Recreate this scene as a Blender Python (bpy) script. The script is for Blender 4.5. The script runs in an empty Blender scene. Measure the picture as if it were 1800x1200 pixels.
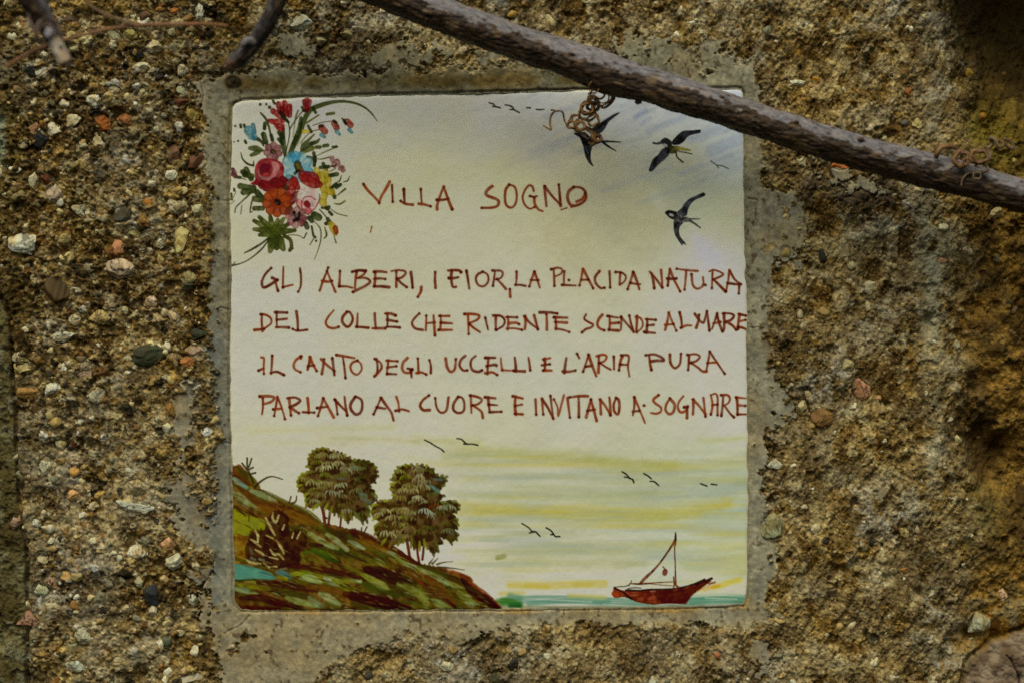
import bpy, math
import numpy as np

# ------------------------------------------------------------------ camera, sky, sun, exposure
U = 0.00022                      # metres per photo pixel (the tile is 20 cm wide)
LENS, SENSOR = 85.0, 36.0
D = 1800 * U * LENS / SENSOR     # camera distance from the tile plane
scene = bpy.context.scene
cam_d = bpy.data.cameras.new('camera'); cam_d.lens = LENS; cam_d.sensor_width = SENSOR
cam_d.clip_start = 0.02; cam_d.clip_end = 100
cam_d.dof.use_dof = True; cam_d.dof.focus_distance = D; cam_d.dof.aperture_fstop = 5.0
cam = bpy.data.objects.new('camera', cam_d); scene.collection.objects.link(cam)
cam.location = (0, -D, 0); cam.rotation_euler = (math.radians(90), 0, 0)
scene.camera = cam

SUN_EL, SUN_AZ = math.radians(58), math.radians(-16)   # azimuth measured from straight out of the wall, towards the right
world = bpy.data.worlds.new('World'); scene.world = world; world.use_nodes = True
wn = world.node_tree.nodes; wl = world.node_tree.links
bg = wn.get('Background') or wn.new('ShaderNodeBackground')
sky = wn.new('ShaderNodeTexSky'); sky.sky_type = 'NISHITA'; sky.sun_disc = False
sky.sun_elevation = SUN_EL; sky.sun_rotation = math.radians(180) - SUN_AZ
sky.air_density = 1.0; sky.dust_density = 4.0; sky.ozone_density = 1.0
bg.inputs['Strength'].default_value = 0.09
wl.new(sky.outputs['Color'], bg.inputs['Color'])
sun_d = bpy.data.lights.new('sun', 'SUN'); sun_d.energy = 1.5; sun_d.angle = math.radians(48); sun_d.color = (1.0, 0.95, 0.84)
sun = bpy.data.objects.new('sun', sun_d); scene.collection.objects.link(sun)
# direction towards the sun
sx = math.cos(SUN_EL) * math.sin(SUN_AZ); sy = -math.cos(SUN_EL) * math.cos(SUN_AZ); sz = math.sin(SUN_EL)
from mathutils import Vector
sun.rotation_euler = Vector((sx, sy, sz)).to_track_quat('Z', 'Y').to_euler()
scene.view_settings.view_transform = 'Standard'
try: scene.view_settings.look = 'None'
except Exception: pass
scene.view_settings.gamma = 1.0
scene.view_settings.use_curve_mapping = False
scene.view_settings.exposure = -0.05
scene.cycles.max_bounces = 5
scene.cycles.use_denoising = False

# radiance a white card would show in the wall plane (used to turn seen colours into albedo)
K_TILE = np.array([0.52, 0.495, 0.485])
K_WALL = np.array([0.615, 0.595, 0.80])

# ------------------------------------------------------------------ helpers
def lin(c):
    c = np.clip(np.asarray(c, dtype=np.float64) / 255.0, 0, 1)
    return np.where(c <= 0.04045, c / 12.92, ((c + 0.055) / 1.055) ** 2.4)

def sstep(a, b, v):
    t = np.clip((v - a) / (b - a), 0, 1); return t * t * (3 - 2 * t)

_tabs = {}
def _tab(seed):
    if seed not in _tabs: _tabs[seed] = np.random.RandomState(seed).rand(256, 256).astype(np.float32)
    return _tabs[seed]

def vnoise(x, y, seed):
    t = _tab(seed)
    xf = np.floor(x); yf = np.floor(y)
    xi = xf.astype(np.int32) & 255; yi = yf.astype(np.int32) & 255
    fx = (x - xf).astype(np.float32); fy = (y - yf).astype(np.float32)
    fx = fx * fx * fx * (fx * (fx * 6 - 15) + 10); fy = fy * fy * fy * (fy * (fy * 6 - 15) + 10)
    x1 = (xi + 1) & 255; y1 = (yi + 1) & 255
    a = t[yi, xi] * (1 - fx) + t[yi, x1] * fx
    b = t[y1, xi] * (1 - fx) + t[y1, x1] * fx
    return (a * (1 - fy) + b * fy) * 2 - 1

def fbm(x, y, octv, seed, gain=0.5):
    s = 0; a = 1.0; n = 0
    for i in range(octv):
        s = s + a * vnoise(x, y, seed + i * 7); n += a
        a *= gain; x = x * 2.03 + 17.3; y = y * 1.97 + 9.1
    return s / n * 1.5

def grains(x, y, cell, seed, prob, rmin=0.35, rmax=0.62, elong=0.35):
    """jittered cells, each holding one rounded grain: dome height in px, id randoms of the winning grain"""
    gx = x / cell; gy = y / cell
    ix = np.floor(gx).astype(np.int32); iy = np.floor(gy).astype(np.int32)
    best = np.zeros_like(x, dtype=np.float32); r1 = np.zeros_like(best); r2 = np.zeros_like(best)
    tj = [_tab(seed + k) for k in range(6)]
    for dy in (-1, 0, 1):
        for dx in (-1, 0, 1):
            cx = (ix + dx); cy = (iy + dy); a = cy & 255; b = cx & 255
            px = cx + 0.15 + 0.7 * tj[0][a, b]; py = cy + 0.15 + 0.7 * tj[1][a, b]
            rr = rmin + (rmax - rmin) * tj[2][a, b] ** 2
            rr = np.where(tj[3][a, b] < prob, rr, 1e-3)
            th = tj[4][a, b] * 3.14159
            ux = (gx - px) * np.cos(th) + (gy - py) * np.sin(th); uy = -(gx - px) * np.sin(th) + (gy - py) * np.cos(th)
            e = 1 + elong * tj[5][a, b]
            d2 = ((ux / e) ** 2 + (uy * e) ** 2) / (rr * rr)
            dome = (np.clip(1 - d2, 0, 1) ** 0.45) * rr * cell
            m = dome > best
            best = np.where(m, dome, best); r1 = np.where(m, tj[5][b, a], r1); r2 = np.where(m, tj[4][b, (a * 3) & 255], r2)
    return best, r1, r2

def in_poly(x, y, poly):
    p = np.asarray(poly, float); c = np.zeros(x.shape, bool); n = len(p)
    for i in range(n):
        x1, y1 = p[i]; x2, y2 = p[(i + 1) % n]
        if y1 == y2: continue
        m = ((y1 > y) != (y2 > y))
        c ^= m & (x < (x2 - x1) * (y - y1) / (y2 - y1) + x1)
    return c

def seg_dist(x, y, pts, closed=False):
    p = np.asarray(pts, float); n = len(p); d = np.full(x.shape, 1e9)
    for i in range(n if closed else n - 1):
        ax, ay = p[i]; bx, by = p[(i + 1) % n]
        vx, vy = bx - ax, by - ay; L = vx * vx + vy * vy + 1e-12
        t = np.clip(((x - ax) * vx + (y - ay) * vy) / L, 0, 1)
        d = np.minimum(d, (x - ax - t * vx) ** 2 + (y - ay - t * vy) ** 2)
    return np.sqrt(d)

def crom(pts, step=0.6, closed=False):
    p = np.asarray(pts, float)
    if len(p) == 1: return p
    if closed: q = np.vstack([p[-1:], p, p[:2]])
    else: q = np.vstack([2 * p[:1] - p[1:2], p, 2 * p[-1:] - p[-2:-1]])
    out = []
    for i in range(1, len(q) - 2):
        L = np.linalg.norm(q[i + 1][:2] - q[i][:2]) if q.shape[1] < 4 else np.linalg.norm(q[i + 1][:2] - q[i][:2])
        n = max(1, int(L / step))
        t = (np.arange(n) / n)[:, None]
        a, b, c, d = q[i - 1], q[i], q[i + 1], q[i + 2]
        out.append(0.5 * (2 * b + (c - a) * t + (2 * a - 5 * b + 4 * c - d) * t ** 2 + (3 * b - a - 3 * c + d) * t ** 3))
    if not closed: out.append(p[-1:])
    return np.vstack(out)

def PW(px, py, d):
    """photo pixel at depth d (in pixels of the tile plane, towards the camera) -> world"""
    px = np.asarray(px, float); py = np.asarray(py, float); d = np.asarray(d, float)
    s = 1 - d * U / D
    return np.stack([(px - 900) * U * s, -d * U, (600 - py) * U * s], -1)

def mesh_obj(name, verts, faces, cols, mat, parent=None, smooth=True):
    """verts (n,3) float, faces (m,k) int, cols (n,3) linear albedo"""
    me = bpy.data.meshes.new(name)
    v = np.ascontiguousarray(verts, dtype=np.float32); f = np.ascontiguousarray(faces, dtype=np.int32)
    k = f.shape[1]
    me.vertices.add(len(v)); me.vertices.foreach_set('co', v.ravel())
    me.loops.add(f.size); me.loops.foreach_set('vertex_index', f.ravel())
    me.polygons.add(len(f))
    me.polygons.foreach_set('loop_start', np.arange(0, f.size, k, dtype=np.int32))
    me.polygons.foreach_set('loop_total', np.full(len(f), k, dtype=np.int32))
    me.polygons.foreach_set('use_smooth', np.full(len(f), smooth, dtype=bool))
    if cols is not None:
        ca = me.color_attributes.new('pigment', 'FLOAT_COLOR', 'POINT')
        c4 = np.ones((len(v), 4), np.float32); c4[:, :3] = cols
        ca.data.foreach_set('color', c4.ravel())
    me.update(calc_edges=True)
    me.materials.append(mat)
    o = bpy.data.objects.new(name, me); scene.collection.objects.link(o)
    if parent is not None: o.parent = parent
    return o

def empty(name, label, cat, loc=(0, 0, 0), group=None, kind=None):
    o = bpy.data.objects.new(name, None); scene.collection.objects.link(o)
    o.location = loc; o.empty_display_size = 0.02
    o['label'] = label; o['category'] = cat
    if group: o['group'] = group
    if kind: o['kind'] = kind
    return o

def material(name, rough=0.8, spec=0.3, fine=0.0, fscale=3000, bump=0.0, bscale=2500, bdist=0.0003, coat=0.0, rvar=0.0):
    m = bpy.data.materials.new(name); m.use_nodes = True
    nt = m.node_tree; n = nt.nodes; l = nt.links
    b = n['Principled BSDF']
    b.inputs['Roughness'].default_value = rough; b.inputs['Specular IOR Level'].default_value = spec
    a = n.new('ShaderNodeAttribute'); a.attribute_name = 'pigment'
    src = a.outputs['Color']
    tc = n.new('ShaderNodeTexCoord')
    if fine:
        nz = n.new('ShaderNodeTexNoise'); nz.inputs['Scale'].default_value = fscale; nz.inputs['Detail'].default_value = 3
        l.new(tc.outputs['Object'], nz.inputs['Vector'])
        mr = n.new('ShaderNodeMapRange'); mr.inputs['From Min'].default_value = 0.3; mr.inputs['From Max'].default_value = 0.7
        mr.inputs['To Min'].default_value = 1 - fine; mr.inputs['To Max'].default_value = 1 + fine
        l.new(nz.outputs['Fac'], mr.inputs['Value'])
        mx = n.new('ShaderNodeMix'); mx.data_type = 'RGBA'; mx.blend_type = 'MULTIPLY'; mx.inputs['Factor'].default_value = 1
        l.new(src, mx.inputs['A']); l.new(mr.outputs['Result'], mx.inputs['B']); src = mx.outputs['Result']
    l.new(src, b.inputs['Base Color'])
    if rvar:
        nz = n.new('ShaderNodeTexNoise'); nz.inputs['Scale'].default_value = 60; nz.inputs['Detail'].default_value = 5
        l.new(tc.outputs['Object'], nz.inputs['Vector'])
        mr = n.new('ShaderNodeMapRange'); mr.inputs['To Min'].default_value = max(0.02, rough - rvar); mr.inputs['To Max'].default_value = rough + rvar
        l.new(nz.outputs['Fac'], mr.inputs['Value']); l.new(mr.outputs['Result'], b.inputs['Roughness'])
    if bump:
        nz = n.new('ShaderNodeTexNoise'); nz.inputs['Scale'].default_value = bscale; nz.inputs['Detail'].default_value = 4
        l.new(tc.outputs['Object'], nz.inputs['Vector'])
        bp = n.new('ShaderNodeBump'); bp.inputs['Strength'].default_value = bump; bp.inputs['Distance'].default_value = bdist
        l.new(nz.outputs['Fac'], bp.inputs['Height']); l.new(bp.outputs['Normal'], b.inputs['Normal'])
    return m

M_ROCK = material('gravelly_concrete', 0.95, 0.06, 0.22, 2200, 0.6, 1800, 0.0004)
M_MORTAR = material('grey_mortar', 0.95, 0.08, 0.12, 2600, 0.35, 1500, 0.0003)
M_PEBBLE = material('pebble_stone', 0.65, 0.2, 0.12, 2500, 0.25, 1500, 0.0003)
M_GLAZE = material('tile_glaze', 0.22, 0.10, 0.015, 2600, rvar=0.08)
M_CLAY = material('fired_clay', 0.9, 0.2, 0.1, 900, 0.2, 900, 0.0003)
M_BARK = material('vine_bark', 0.62, 0.30, 0.22, 1500, 0.5, 1400, 0.0004)
M_TENDRIL = material('dry_tendril', 0.55, 0.35, 0.15, 1500, 0.2, 1500, 0.0002)

# ------------------------------------------------------------------ tile outline (photo pixels)
TILE_POLY = [(406,215),(409,190),(414,181),(425,177),(480,174),(560,171),(640,168),(760,166),(900,162),(1040,158),(1150,156),(1240,156),
             (1290,155),(1303,157),(1307,164),(1308,200),(1309,300),(1311,420),(1313,520),(1314,600),(1315,720),(1315,800),(1316,900),
             (1315,960),(1316,1010),(1313,1050),(1308,1063),(1260,1066),(1180,1068),(1080,1069),(960,1070),(860,1071),(700,1072),
             (560,1072),(450,1073),(424,1072),(415,1062),(411,1050),(410,960),(408,860),(406,760),(404,640),(404,520),(404,400),(404,300)]
TILE_S = crom(TILE_POLY, 6, True)

def tile_sd(x, y):
    """signed distance to the wobbly tile edge, positive inside"""
    wx = x + 1.3 * fbm(x / 22, y / 22, 3, 501); wy = y + 1.3 * fbm(x / 22, y / 22, 3, 523)
    d = seg_dist(wx, wy, TILE_POLY, True)
    return np.where(in_poly(wx, wy, TILE_POLY), d, -d)

# ------------------------------------------------------------------ the wall: a height field with grit, mortar, joints and hollows
def axis(lo, a, b, hi, fine, coarse):
    return np.concatenate([np.arange(lo, a, coarse), np.arange(a, b, fine), np.arange(b, hi, coarse)])
GX = axis(-420, -16, 1816, 2220, 1.6, 6.0); GY = axis(-380, -16, 1216, 1600, 1.6, 6.0)

PEBBLES = [  # x, y, rx, ry, rotation, colour, speckle
 (170,248,21,19,0,(178,172,152),0),(177,214,16,12,30,(140,80,34),0),(220,212,14,11,10,(112,72,42),0),(95,230,15,12,20,(172,162,142),.2),
 (75,247,14,15,0,(26,26,24),0),(62,224,11,14,0,(124,92,68),0),(305,273,12,17,0,(100,72,54),.1),(345,288,21,13,-38,(84,56,38),0),
 (300,307,10,9,0,(182,176,156),0),(95,338,15,16,0,(142,126,112),.2),(148,370,23,11,20,(158,152,132),.6),(43,428,25,20,-10,(176,172,158),.4),
 (215,378,15,12,-10,(66,62,52),.3),(318,418,17,23,10,(172,156,108),.15),(215,470,25,18,-20,(156,136,118),.5),(208,438,10,14,0,(156,108,80),0),
 (280,428,11,12,0,(170,164,150),.2),(262,441,9,8,0,(172,166,152),.2),(350,370,13,12,0,(156,150,122),.1),(315,365,15,13,0,(146,136,112),.4),
 (232,408,13,10,10,(136,126,86),0),(335,486,12,11,0,(136,126,90),0),(265,530,15,11,20,(170,144,126),.2),(175,556,19,15,-10,(150,130,86),.4),
 (135,562,13,11,0,(170,156,128),.3),(290,549,9,9,0,(156,146,122),0),(306,556,12,14,20,(156,136,108),.2),(100,515,27,31,10,(72,56,32),.1),
 (350,588,14,12,-20,(44,46,32),0),(115,590,21,10,-10,(150,146,130),.7),(260,355,9,8,0,(156,98,42),0),(60,320,9,15,10,(156,150,132),.3),
 (80,315,9,10,0,(86,44,24),0),(238,95,17,9,10,(28,31,31),0),(268,83,15,11,25,(168,156,130),.1),(248,118,15,10,15,(160,155,132),.2),
 (322,123,10,10,0,(170,162,146),.3),(168,178,13,15,-20,(172,170,156),.1),(112,183,10,8,15,(168,164,152),0),(76,128,12,9,0,(158,154,144),.2),
 (54,127,12,9,10,(30,30,28),0),(140,151,6,8,0,(30,28,24),0),(200,157,11,9,0,(166,160,146),.4),(253,165,9,13,-15,(166,156,122),0),
 (318,160,8,8,0,(146,146,120),0),(22,66,11,7,0,(160,156,142),0),(350,22,8,13,0,(172,170,162),.1),(307,20,8,6,0,(150,92,44),0),
 (253,30,12,9,0,(70,48,36),.2),(280,135,8,8,0,(36,32,28),0),(316,181,15,12,0,(80,48,28),0),(338,201,11,15,0,(126,110,56),0),
 (525,38,21,15,10,(158,158,150),.1),(230,62,14,12,0,(126,114,66),0),(199,60,13,9,0,(160,156,132),.3),(128,212,14,9,10,(160,150,126),.1),
 (262,622,29,19,-15,(52,56,40),.2),(92,685,17,11,-12,(176,172,160),.2),(45,645,18,12,8,(156,142,98),.2),(50,691,18,13,0,(130,96,50),.2),
 (168,695,17,13,0,(146,140,122),.4),(85,820,12,16,-10,(158,152,134),.4),(130,781,13,7,-38,(82,38,24),0),(107,780,9,11,0,(146,136,104),0),
 (132,828,8,10,0,(166,126,70),0),(130,870,12,9,0,(172,132,88),0),(238,858,18,13,0,(140,128,102),.3),(240,891,32,11,14,(162,162,154),.5),
 (300,720,9,19,5,(124,90,48),0),(366,758,10,9,0,(176,176,164),0),(305,627,13,7,-20,(166,140,104),0),(330,636,12,10,0,(130,84,44),0),
 (150,656,14,8,-10,(166,136,116),0),(345,615,17,10,-10,(148,126,108),.2),(268,1040,18,21,0,(38,40,41),.25),(242,968,16,14,0,(172,160,142),.3),
 (310,985,16,14,20,(166,160,142),.1),(297,953,14,12,0,(156,118,90),0),(28,918,11,13,0,(136,110,96),.2),(85,928,11,8,0,(166,160,144),.1),
 (92,1020,11,17,20,(146,110,90),.2),(72,1035,12,13,0,(150,152,130),.2),(48,1090,22,14,0,(136,100,82),.6),(268,1076,12,11,0,(156,146,130),.1),
 (148,1118,14,15,20,(158,152,134),.2),(125,1137,12,17,0,(130,132,112),.2),(337,1056,15,11,0,(150,148,134),.6),(340,1190,23,9,-20,(156,146,132),.1),
 (245,1018,10,12,0,(150,142,116),.1),(216,1016,9,6,0,(166,164,152),0),(285,1015,8,7,0,(170,150,124),0),(135,1172,18,10,10,(140,142,134),.3),
 (295,1126,8,11,0,(70,76,62),.2),(183,1072,7,5,0,(30,26,24),0),(225,1070,12,9,0,(156,140,112),.4),(75,980,10,11,0,(156,144,118),0),
 (118,1010,10,9,0,(166,132,86),0),(1595,161,9,11,0,(132,80,38),.3),(1610,220,9,10,0,(156,140,96),.1),(1588,218,7,7,0,(62,64,64),0),
 (1400,146,15,8,5,(162,158,142),.1),(1434,140,7,8,0,(150,104,36),0),(1410,283,10,9,20,(164,156,130),0),(1475,290,14,8,5,(156,92,48),0),
 (1750,374,12,11,0,(160,146,114),.1),(1730,204,8,8,0,(140,96,36),0),(1445,452,8,10,0,(32,32,30),0),(1497,467,9,8,0,(150,140,112),0),
 (1405,552,7,8,0,(156,150,126),0),(1408,712,9,11,0,(160,148,114),.2),(1515,683,15,18,0,(150,106,82),.4),(1542,698,7,5,0,(170,122,92),0),
 (1525,538,5,10,0,(150,140,110),0),(1655,457,11,6,5,(160,122,96),0),(1450,951,6,6,0,(28,28,30),0),(1530,952,5,7,0,(40,44,46),0),
 (1362,926,20,24,10,(128,128,104),.4),(1365,814,14,10,0,(148,146,132),.1),(1720,1096,19,20,0,(140,138,120),.3),
 (1765,1046,11,10,0,(166,132,110),0),(1588,1001,10,7,0,(126,86,42),0),(870,1190,14,10,0,(60,56,38),0),(785,1170,10,9,0,(150,146,128),0),
 (1262,1150,9,6,50,(134,82,56),0),(1220,1100,11,5,40,(150,150,148),0),(1145,1195,9,8,0,(166,166,152),0),(905,1165,9,13,0,(34,32,28),0),
 (1490,640,12,10,0,(140,130,96),.2),(1445,735,18,15,0,(110,80,44),.3),(1380,445,8,10,0,(126,112,66),0),(1710,125,8,8,0,(140,110,40),0),
 (860,60,8,7,0,(90,60,30),0),(900,25,9,7,0,(140,110,60),0),(480,60,9,8,0,(60,60,50),0),(610,60,12,9,0,(126,116,84),.2),(565,70,10,8,0,(150,140,110),.2)]

gx, gy = np.meshgrid(GX, GY)
def wall_fields(x, y):
    sh = x.shape
    n60 = fbm(x / 60, y / 60, 4, 11); n60b = fbm(x / 60, y / 60, 4, 37)
    n18 = fbm(x / 18, y / 18, 4, 53); n18b = fbm(x / 18, y / 18, 4, 71)
    n6 = fbm(x / 6, y / 6, 3, 91); n200 = fbm(x / 210, y / 210, 3, 111); n130 = fbm(x / 130, y / 130, 4, 131)
    wx = x + 8 * n18 + 3 * n6; wy = y + 8 * n18b + 3 * fbm(x / 6, y / 6, 3, 97)
    # region weights
    left = 1 - sstep(330, 520, x + 25 * n60)
    low = sstep(1000, 1150, y + 30 * n60)
    xj = 1612 + 9 * fbm(y / 120, x * 0 + 3.3, 3, 151) + 8 * sstep(300, 900, y)
    rgt = sstep(0, 1, (x - xj - 34 - 18 * n60 - 8 * n18) / 95)
    # ---------------- mortar mask
    border = [(345,142),(395,134),(430,126),(470,130),(500,122),(540,128),(600,130),(640,134),(690,118),(740,126),(800,116),(840,124),(880,118),
      (960,122),(1010,124),(1070,112),(1130,108),(1180,118),(1230,112),(1290,116),(1328,122),(1336,170),(1334,250),(1343,330),(1366,352),(1374,400),
      (1370,448),(1358,465),(1352,500),(1354,552),(1342,562),(1346,600),(1348,660),(1362,705),(1360,742),(1345,760),(1356,800),(1336,830),
      (1345,870),(1344,920),(1362,962),(1366,1005),(1350,1022),(1344,1098),(1290,1104),(1230,1096),(1200,1100),(1150,1094),(1080,1098),
      (1030,1092),(1000,1104),(960,1098),(930,1096),(900,1110),(880,1104),(850,1118),(800,1130),(760,1120),(720,1106),(690,1134),(600,1150),
      (560,1192),(520,1230),(395,1230),(385,1150),(370,1112),(348,1090),(345,1062),(372,1005),(365,940),(376,900),(379,862),(370,830),
      (386,782),(384,740),(381,690),(376,660),(372,620),(375,590),(364,570),(370,500),(372,400),(374,330),(362,300),(355,260),(362,222),(349,180)]
    smears = [[(314,668),(350,668),(344,700),(352,745),(332,792),(322,832),(306,772),(300,738)],
      [(285,856),(330,826),(366,868),(376,962),(345,966),(318,938),(296,905)],[(310,1002),(345,1000),(372,1004),(366,1042),(346,1032),(320,1026)],
      [(480,62),(545,58),(560,96),(520,110),(488,98)],[(650,90),(700,74),(790,84),(800,118),(655,124)],[(1080,70),(1130,48),(1190,80),(1250,66),(1310,92),(1325,122),(1080,122)],[(1350,335),(1400,340),(1424,400),(1412,462),(1362,470)],[(1345,650),(1384,690),(1396,730),(1350,770)],[(830,90),(880,84),(950,96),(960,124),(840,120)],
      [(1320,1128),(1352,1120),(1366,1160),(1340,1196),(1318,1170)],
      [(1425,280),(1462,262),(1500,300),(1560,330),(1540,352),(1470,330),(1436,322)]]
    mb = in_poly(wx, wy, border); md = seg_dist(wx, wy, border, True); msd = np.where(mb, md, -md)
    for s in smears:
        d = seg_dist(wx + 4 * n6, wy + 4 * n18, s, True); b = in_poly(wx + 4 * n6, wy + 4 * n18, s)
        d = np.where(b, d, -d) - 5 - 16 * np.clip(n6 * .5 + fbm(x / 12, y / 12, 3, 163), -1, 1); b = d > 0; d = np.abs(d)
        msd = np.maximum(msd, np.where(b, d, -d))
    # worn holes through the mortar, fewer near the tile
    td = tile_sd(x, y)
    holes = sstep(0.62, 0.85, fbm(x / 26, y / 26, 4, 171) + 0.25 * n6 - 0.5 * sstep(40, 8, -td)) * (td < 0)
    mort = sstep(-3.5, 3.5, msd + 3.5 * n6 + 2.5 * fbm(x / 3.4, y / 3.4, 2, 181)) * (1 - holes)
    mort = np.where(td > -4, 1, mort)
    # ---------------- grit
    qx = x + 2.2 * fbm(x / 7, y / 7, 2, 191); qy = y + 2.2 * fbm(x / 7, y / 7, 2, 197)
    dens = 0.30 + 0.45 * left
    gA, a1, a2 = grains(qx, qy, 27, 211, 0.25 + 0 * x, 0.25, 0.5)
    gB, b1, b2 = grains(qx, qy, 14.5, 223, 0.36 + 0.2 * left, 0.22, 0.55)
    gC, c1, c2 = grains(qx, qy, 6.6, 239, 0.6, 0.25, 0.6)
    gA = gA * np.clip(0.25 + left, 0, 1) ; gB = gB * np.clip(0.3 + 0.9 * left, 0, 1)
    # slanted tool marks right of the tile
    u = x * 0.86 + y * 0.5; v = -x * 0.5 + y * 0.86
    marks = fbm(u / 14, v / 70, 3, 251) * (1 - left)
    rough = 5.0 * n60 + (1.3 + 2.0 * left) * n18 + (1.1 + .6 * left) * n6 + 1.2 * fbm(x / 2.6, y / 2.6, 2, 263)
    pits = sstep(0.42, 0.66, fbm(x / 11, y / 11, 3, 271)) * 5.5 * left + (1 - left) * sstep(.38, .56, fbm(u / 6, v / 13, 3, 273)) * 4.0 + sstep(0.3, 0.8, fbm(x / 34, y / 34, 4, 277)) * 11
    h = 7 + 8 * n200 + rough + 3.6 * marks - pits
    g = np.maximum(np.maximum(gA * 0.7, gB * 0.7), gC * 0.5)
    hr = h + g
    limep = sstep(0.0, 0.5, fbm(x / 40, y / 40, 4, 311) + 0.3 * fbm(x / 9, y / 9, 3, 331) - .38 + .48 * (1 - left) + .55 * sstep(560, 800, y) * left)
    hr = hr * (1 - .45 * limep) + .45 * limep * (10.5 + 8 * n200 + 4 * n60 + 1.2 * n6)
    # ---------------- right stone, joint and hollows
    jo = np.exp(-((x - xj - 18) / 24) ** 2)
    hol = -84 * np.exp(-(((x - 1815) / 150) ** 2 + ((y - 30) / 135) ** 2))
    hol = hol - 48 * np.exp(-(seg_dist(x + 14 * n60, y + 10 * n60b, [(1655, 600), (1690, 690), (1735, 790)]) / 40) ** 2)
    hol = hol - 34 * np.exp(-(((x - 1800) / 60) ** 2 + ((y - 840) / 55) ** 2))
    hol = hol - 22 * np.exp(-(((x - 1668) / 26) ** 2 + ((y - 470) / 70) ** 2))
    hol = hol + 30 * np.exp(-(((x - 1765) / 80) ** 2 + ((y - 620) / 120) ** 2)) + 14 * np.exp(-(((x - 1715) / 80) ** 2 + ((y - 270) / 90) ** 2))
    hol = hol + 22 * np.exp(-(((x - 1700) / 90) ** 2 + ((y - 1020) / 130) ** 2))
    shade_ledge = 240 * sstep(-25, -150, y + 20 * n60) * sstep(1600, 1700, x)  # unseen ledge added above the view to shade the upper right corner
    hr = hr + rgt * (-22 + hol + 5 * n60 + 4 * n18) + 5 * jo + shade_ledge
    for (px, py, pr) in ((1632, 566, 13), (1700, 1112, 14), (1253, 128, 10), (1370, 985, 6), (1345, 788, 6), (1615, 1040, 8), (1752, 1112, 12)):
        hr = hr - 22 * np.exp(-(((x - px + 3 * n18) ** 2 + (y - py + 3 * n18b) ** 2) / pr ** 2))
    # ---------------- crack and mossy stone along the left edge
    xl = 22 + 12 * np.sin((y - 700) / 210) + 5 * n60 - 60 * sstep(560, 440, y) + 14 * sstep(900, 1000, y)
    crack = np.exp(-((x - xl - 3) / 4.5) ** 2) * sstep(480, 560, y)
    lst = sstep(2, -3, x - xl)
    hr = hr - 17 * crack
    hr = np.where(lst > 0, hr * (1 - lst) + lst * (3 + 0.6 * h + 5 * n130 + 0.5 * gC), hr)
    # ---------------- pinkish stone in the lower right corner
    pk = [(1690,1320),(1694,1195),(1706,1162),(1745,1128),(1800,1106),(1900,1096),(2300,1080),(2300,1320)]
    pb = in_poly(x + 4 * n18, y + 4 * n18b, pk); pd = seg_dist(x + 4 * n18, y + 4 * n18b, pk, True); psd = np.where(pb, pd, -pd)
    pm = sstep(-1, 2, psd)
    hr = hr - 15 * np.exp(-((psd + 4) / 4) ** 2)
    pcr = np.exp(-(seg_dist(x + 4 * n18, y + 3 * n18b, [(1770, 1150), (1784, 1175), (1790, 1215)]) / 1.6) ** 2)
    hr = hr * (1 - pm) + pm * (8 + 12 * sstep(0, 40, psd) + 4 * n60 + 3 * n18 + 1.6 * n6 - 6 * pcr)
    # ---------------- mortar surface
    hm = 2.0 + 2.0 * n130 + 1.6 * n60 + 0.8 * n18 + 0.35 * n6 + 4.5 * sstep(10, 55, -td) + 2.5 * sstep(185, 140, y)
    hm = hm - 4.0 * np.exp(-((td + 1.8) / 1.6) ** 2)
    edge = np.exp(-(msd / 4.5) ** 2) * (td < -6)
    mcr = np.zeros(sh)
    for c in ([(415,145),(422,160),(424,178)],[(352,140),(360,170),(352,205),(362,240)],[(663,140),(664,166)],[(372,352),(404,354)],[(384,540),(404,545)],
              [(380,775),(404,779)],[(1315,350),(1330,352),(1330,400)],[(1316,575),(1345,572)],[(440,1078),(420,1100),(395,1112)]):
        mcr = np.maximum(mcr, np.exp(-(seg_dist(x + 3 * n18, y + 3 * n18b, c) / 1.1) ** 2))
    hm = hm - 2.2 * mcr
    ring = np.exp(-((np.hypot((x - 410) / 1.25, y - 143) - 9) / 3.0) ** 2)
    hm = hm - 9 * np.exp(-(((x - 413) / 7) ** 2 + ((y - 151) / 6) ** 2)) + 4.5 * ring
    hh = hr * (1 - mort) + mort * hm - 3.0 * edge * (1 - mort)
    hh = np.where(td > -2, hm - 1.5 - 9 * sstep(0, 8, td), hh)
    # ---------------- colours as seen (sRGB), later divided by the light
    def mix(a, b, t): return a + (b - a) * t[..., None]
    C = lambda *c: np.broadcast_to(np.array(c, float), sh + (3,))
    col = mix(C(102, 79, 37), C(68, 48, 19), np.clip(0.5 + 0.9 * n18, 0, 1))
    col = mix(col, C(128, 104, 58), np.clip(0.6 * n60 + 0.25, 0, 1) * 0.7)
    col = mix(col, C(52, 36, 17), sstep(0.12, 0.6, n60b + 0.35 * n6 + .3 * n18b) * 0.62)
    # grey lime bloom, mostly right, top and lower left
    bl = sstep(0.0, 0.6, fbm(x / 44, y / 44, 4, 311) + 0.35 * fbm(x / 7, y / 7, 3, 331) + 0.34 * (1 - left) + 0.25 * low + 0.36 * sstep(560, 800, y) * left + 0.04 + 0.16 * marks)
    col = mix(col, C(132, 121, 100), np.maximum(bl * .5, limep * .85))
    wh = sstep(0.35, 0.8, fbm(x / 22, y / 22, 4, 341) + 0.3 * n6 - 0.2 * left)
    col = mix(col, C(150, 145, 130), wh * 0.55)
    col = mix(col, C(58, 42, 20), sstep(.2, .65, fbm(x / 95, y / 95, 4, 391) + .3 * n18) * .45)
    sp1 = vnoise(x / 2.6, y / 2.6, 381); sp2 = vnoise(x / 3.3, y / 3.3, 383)
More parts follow.
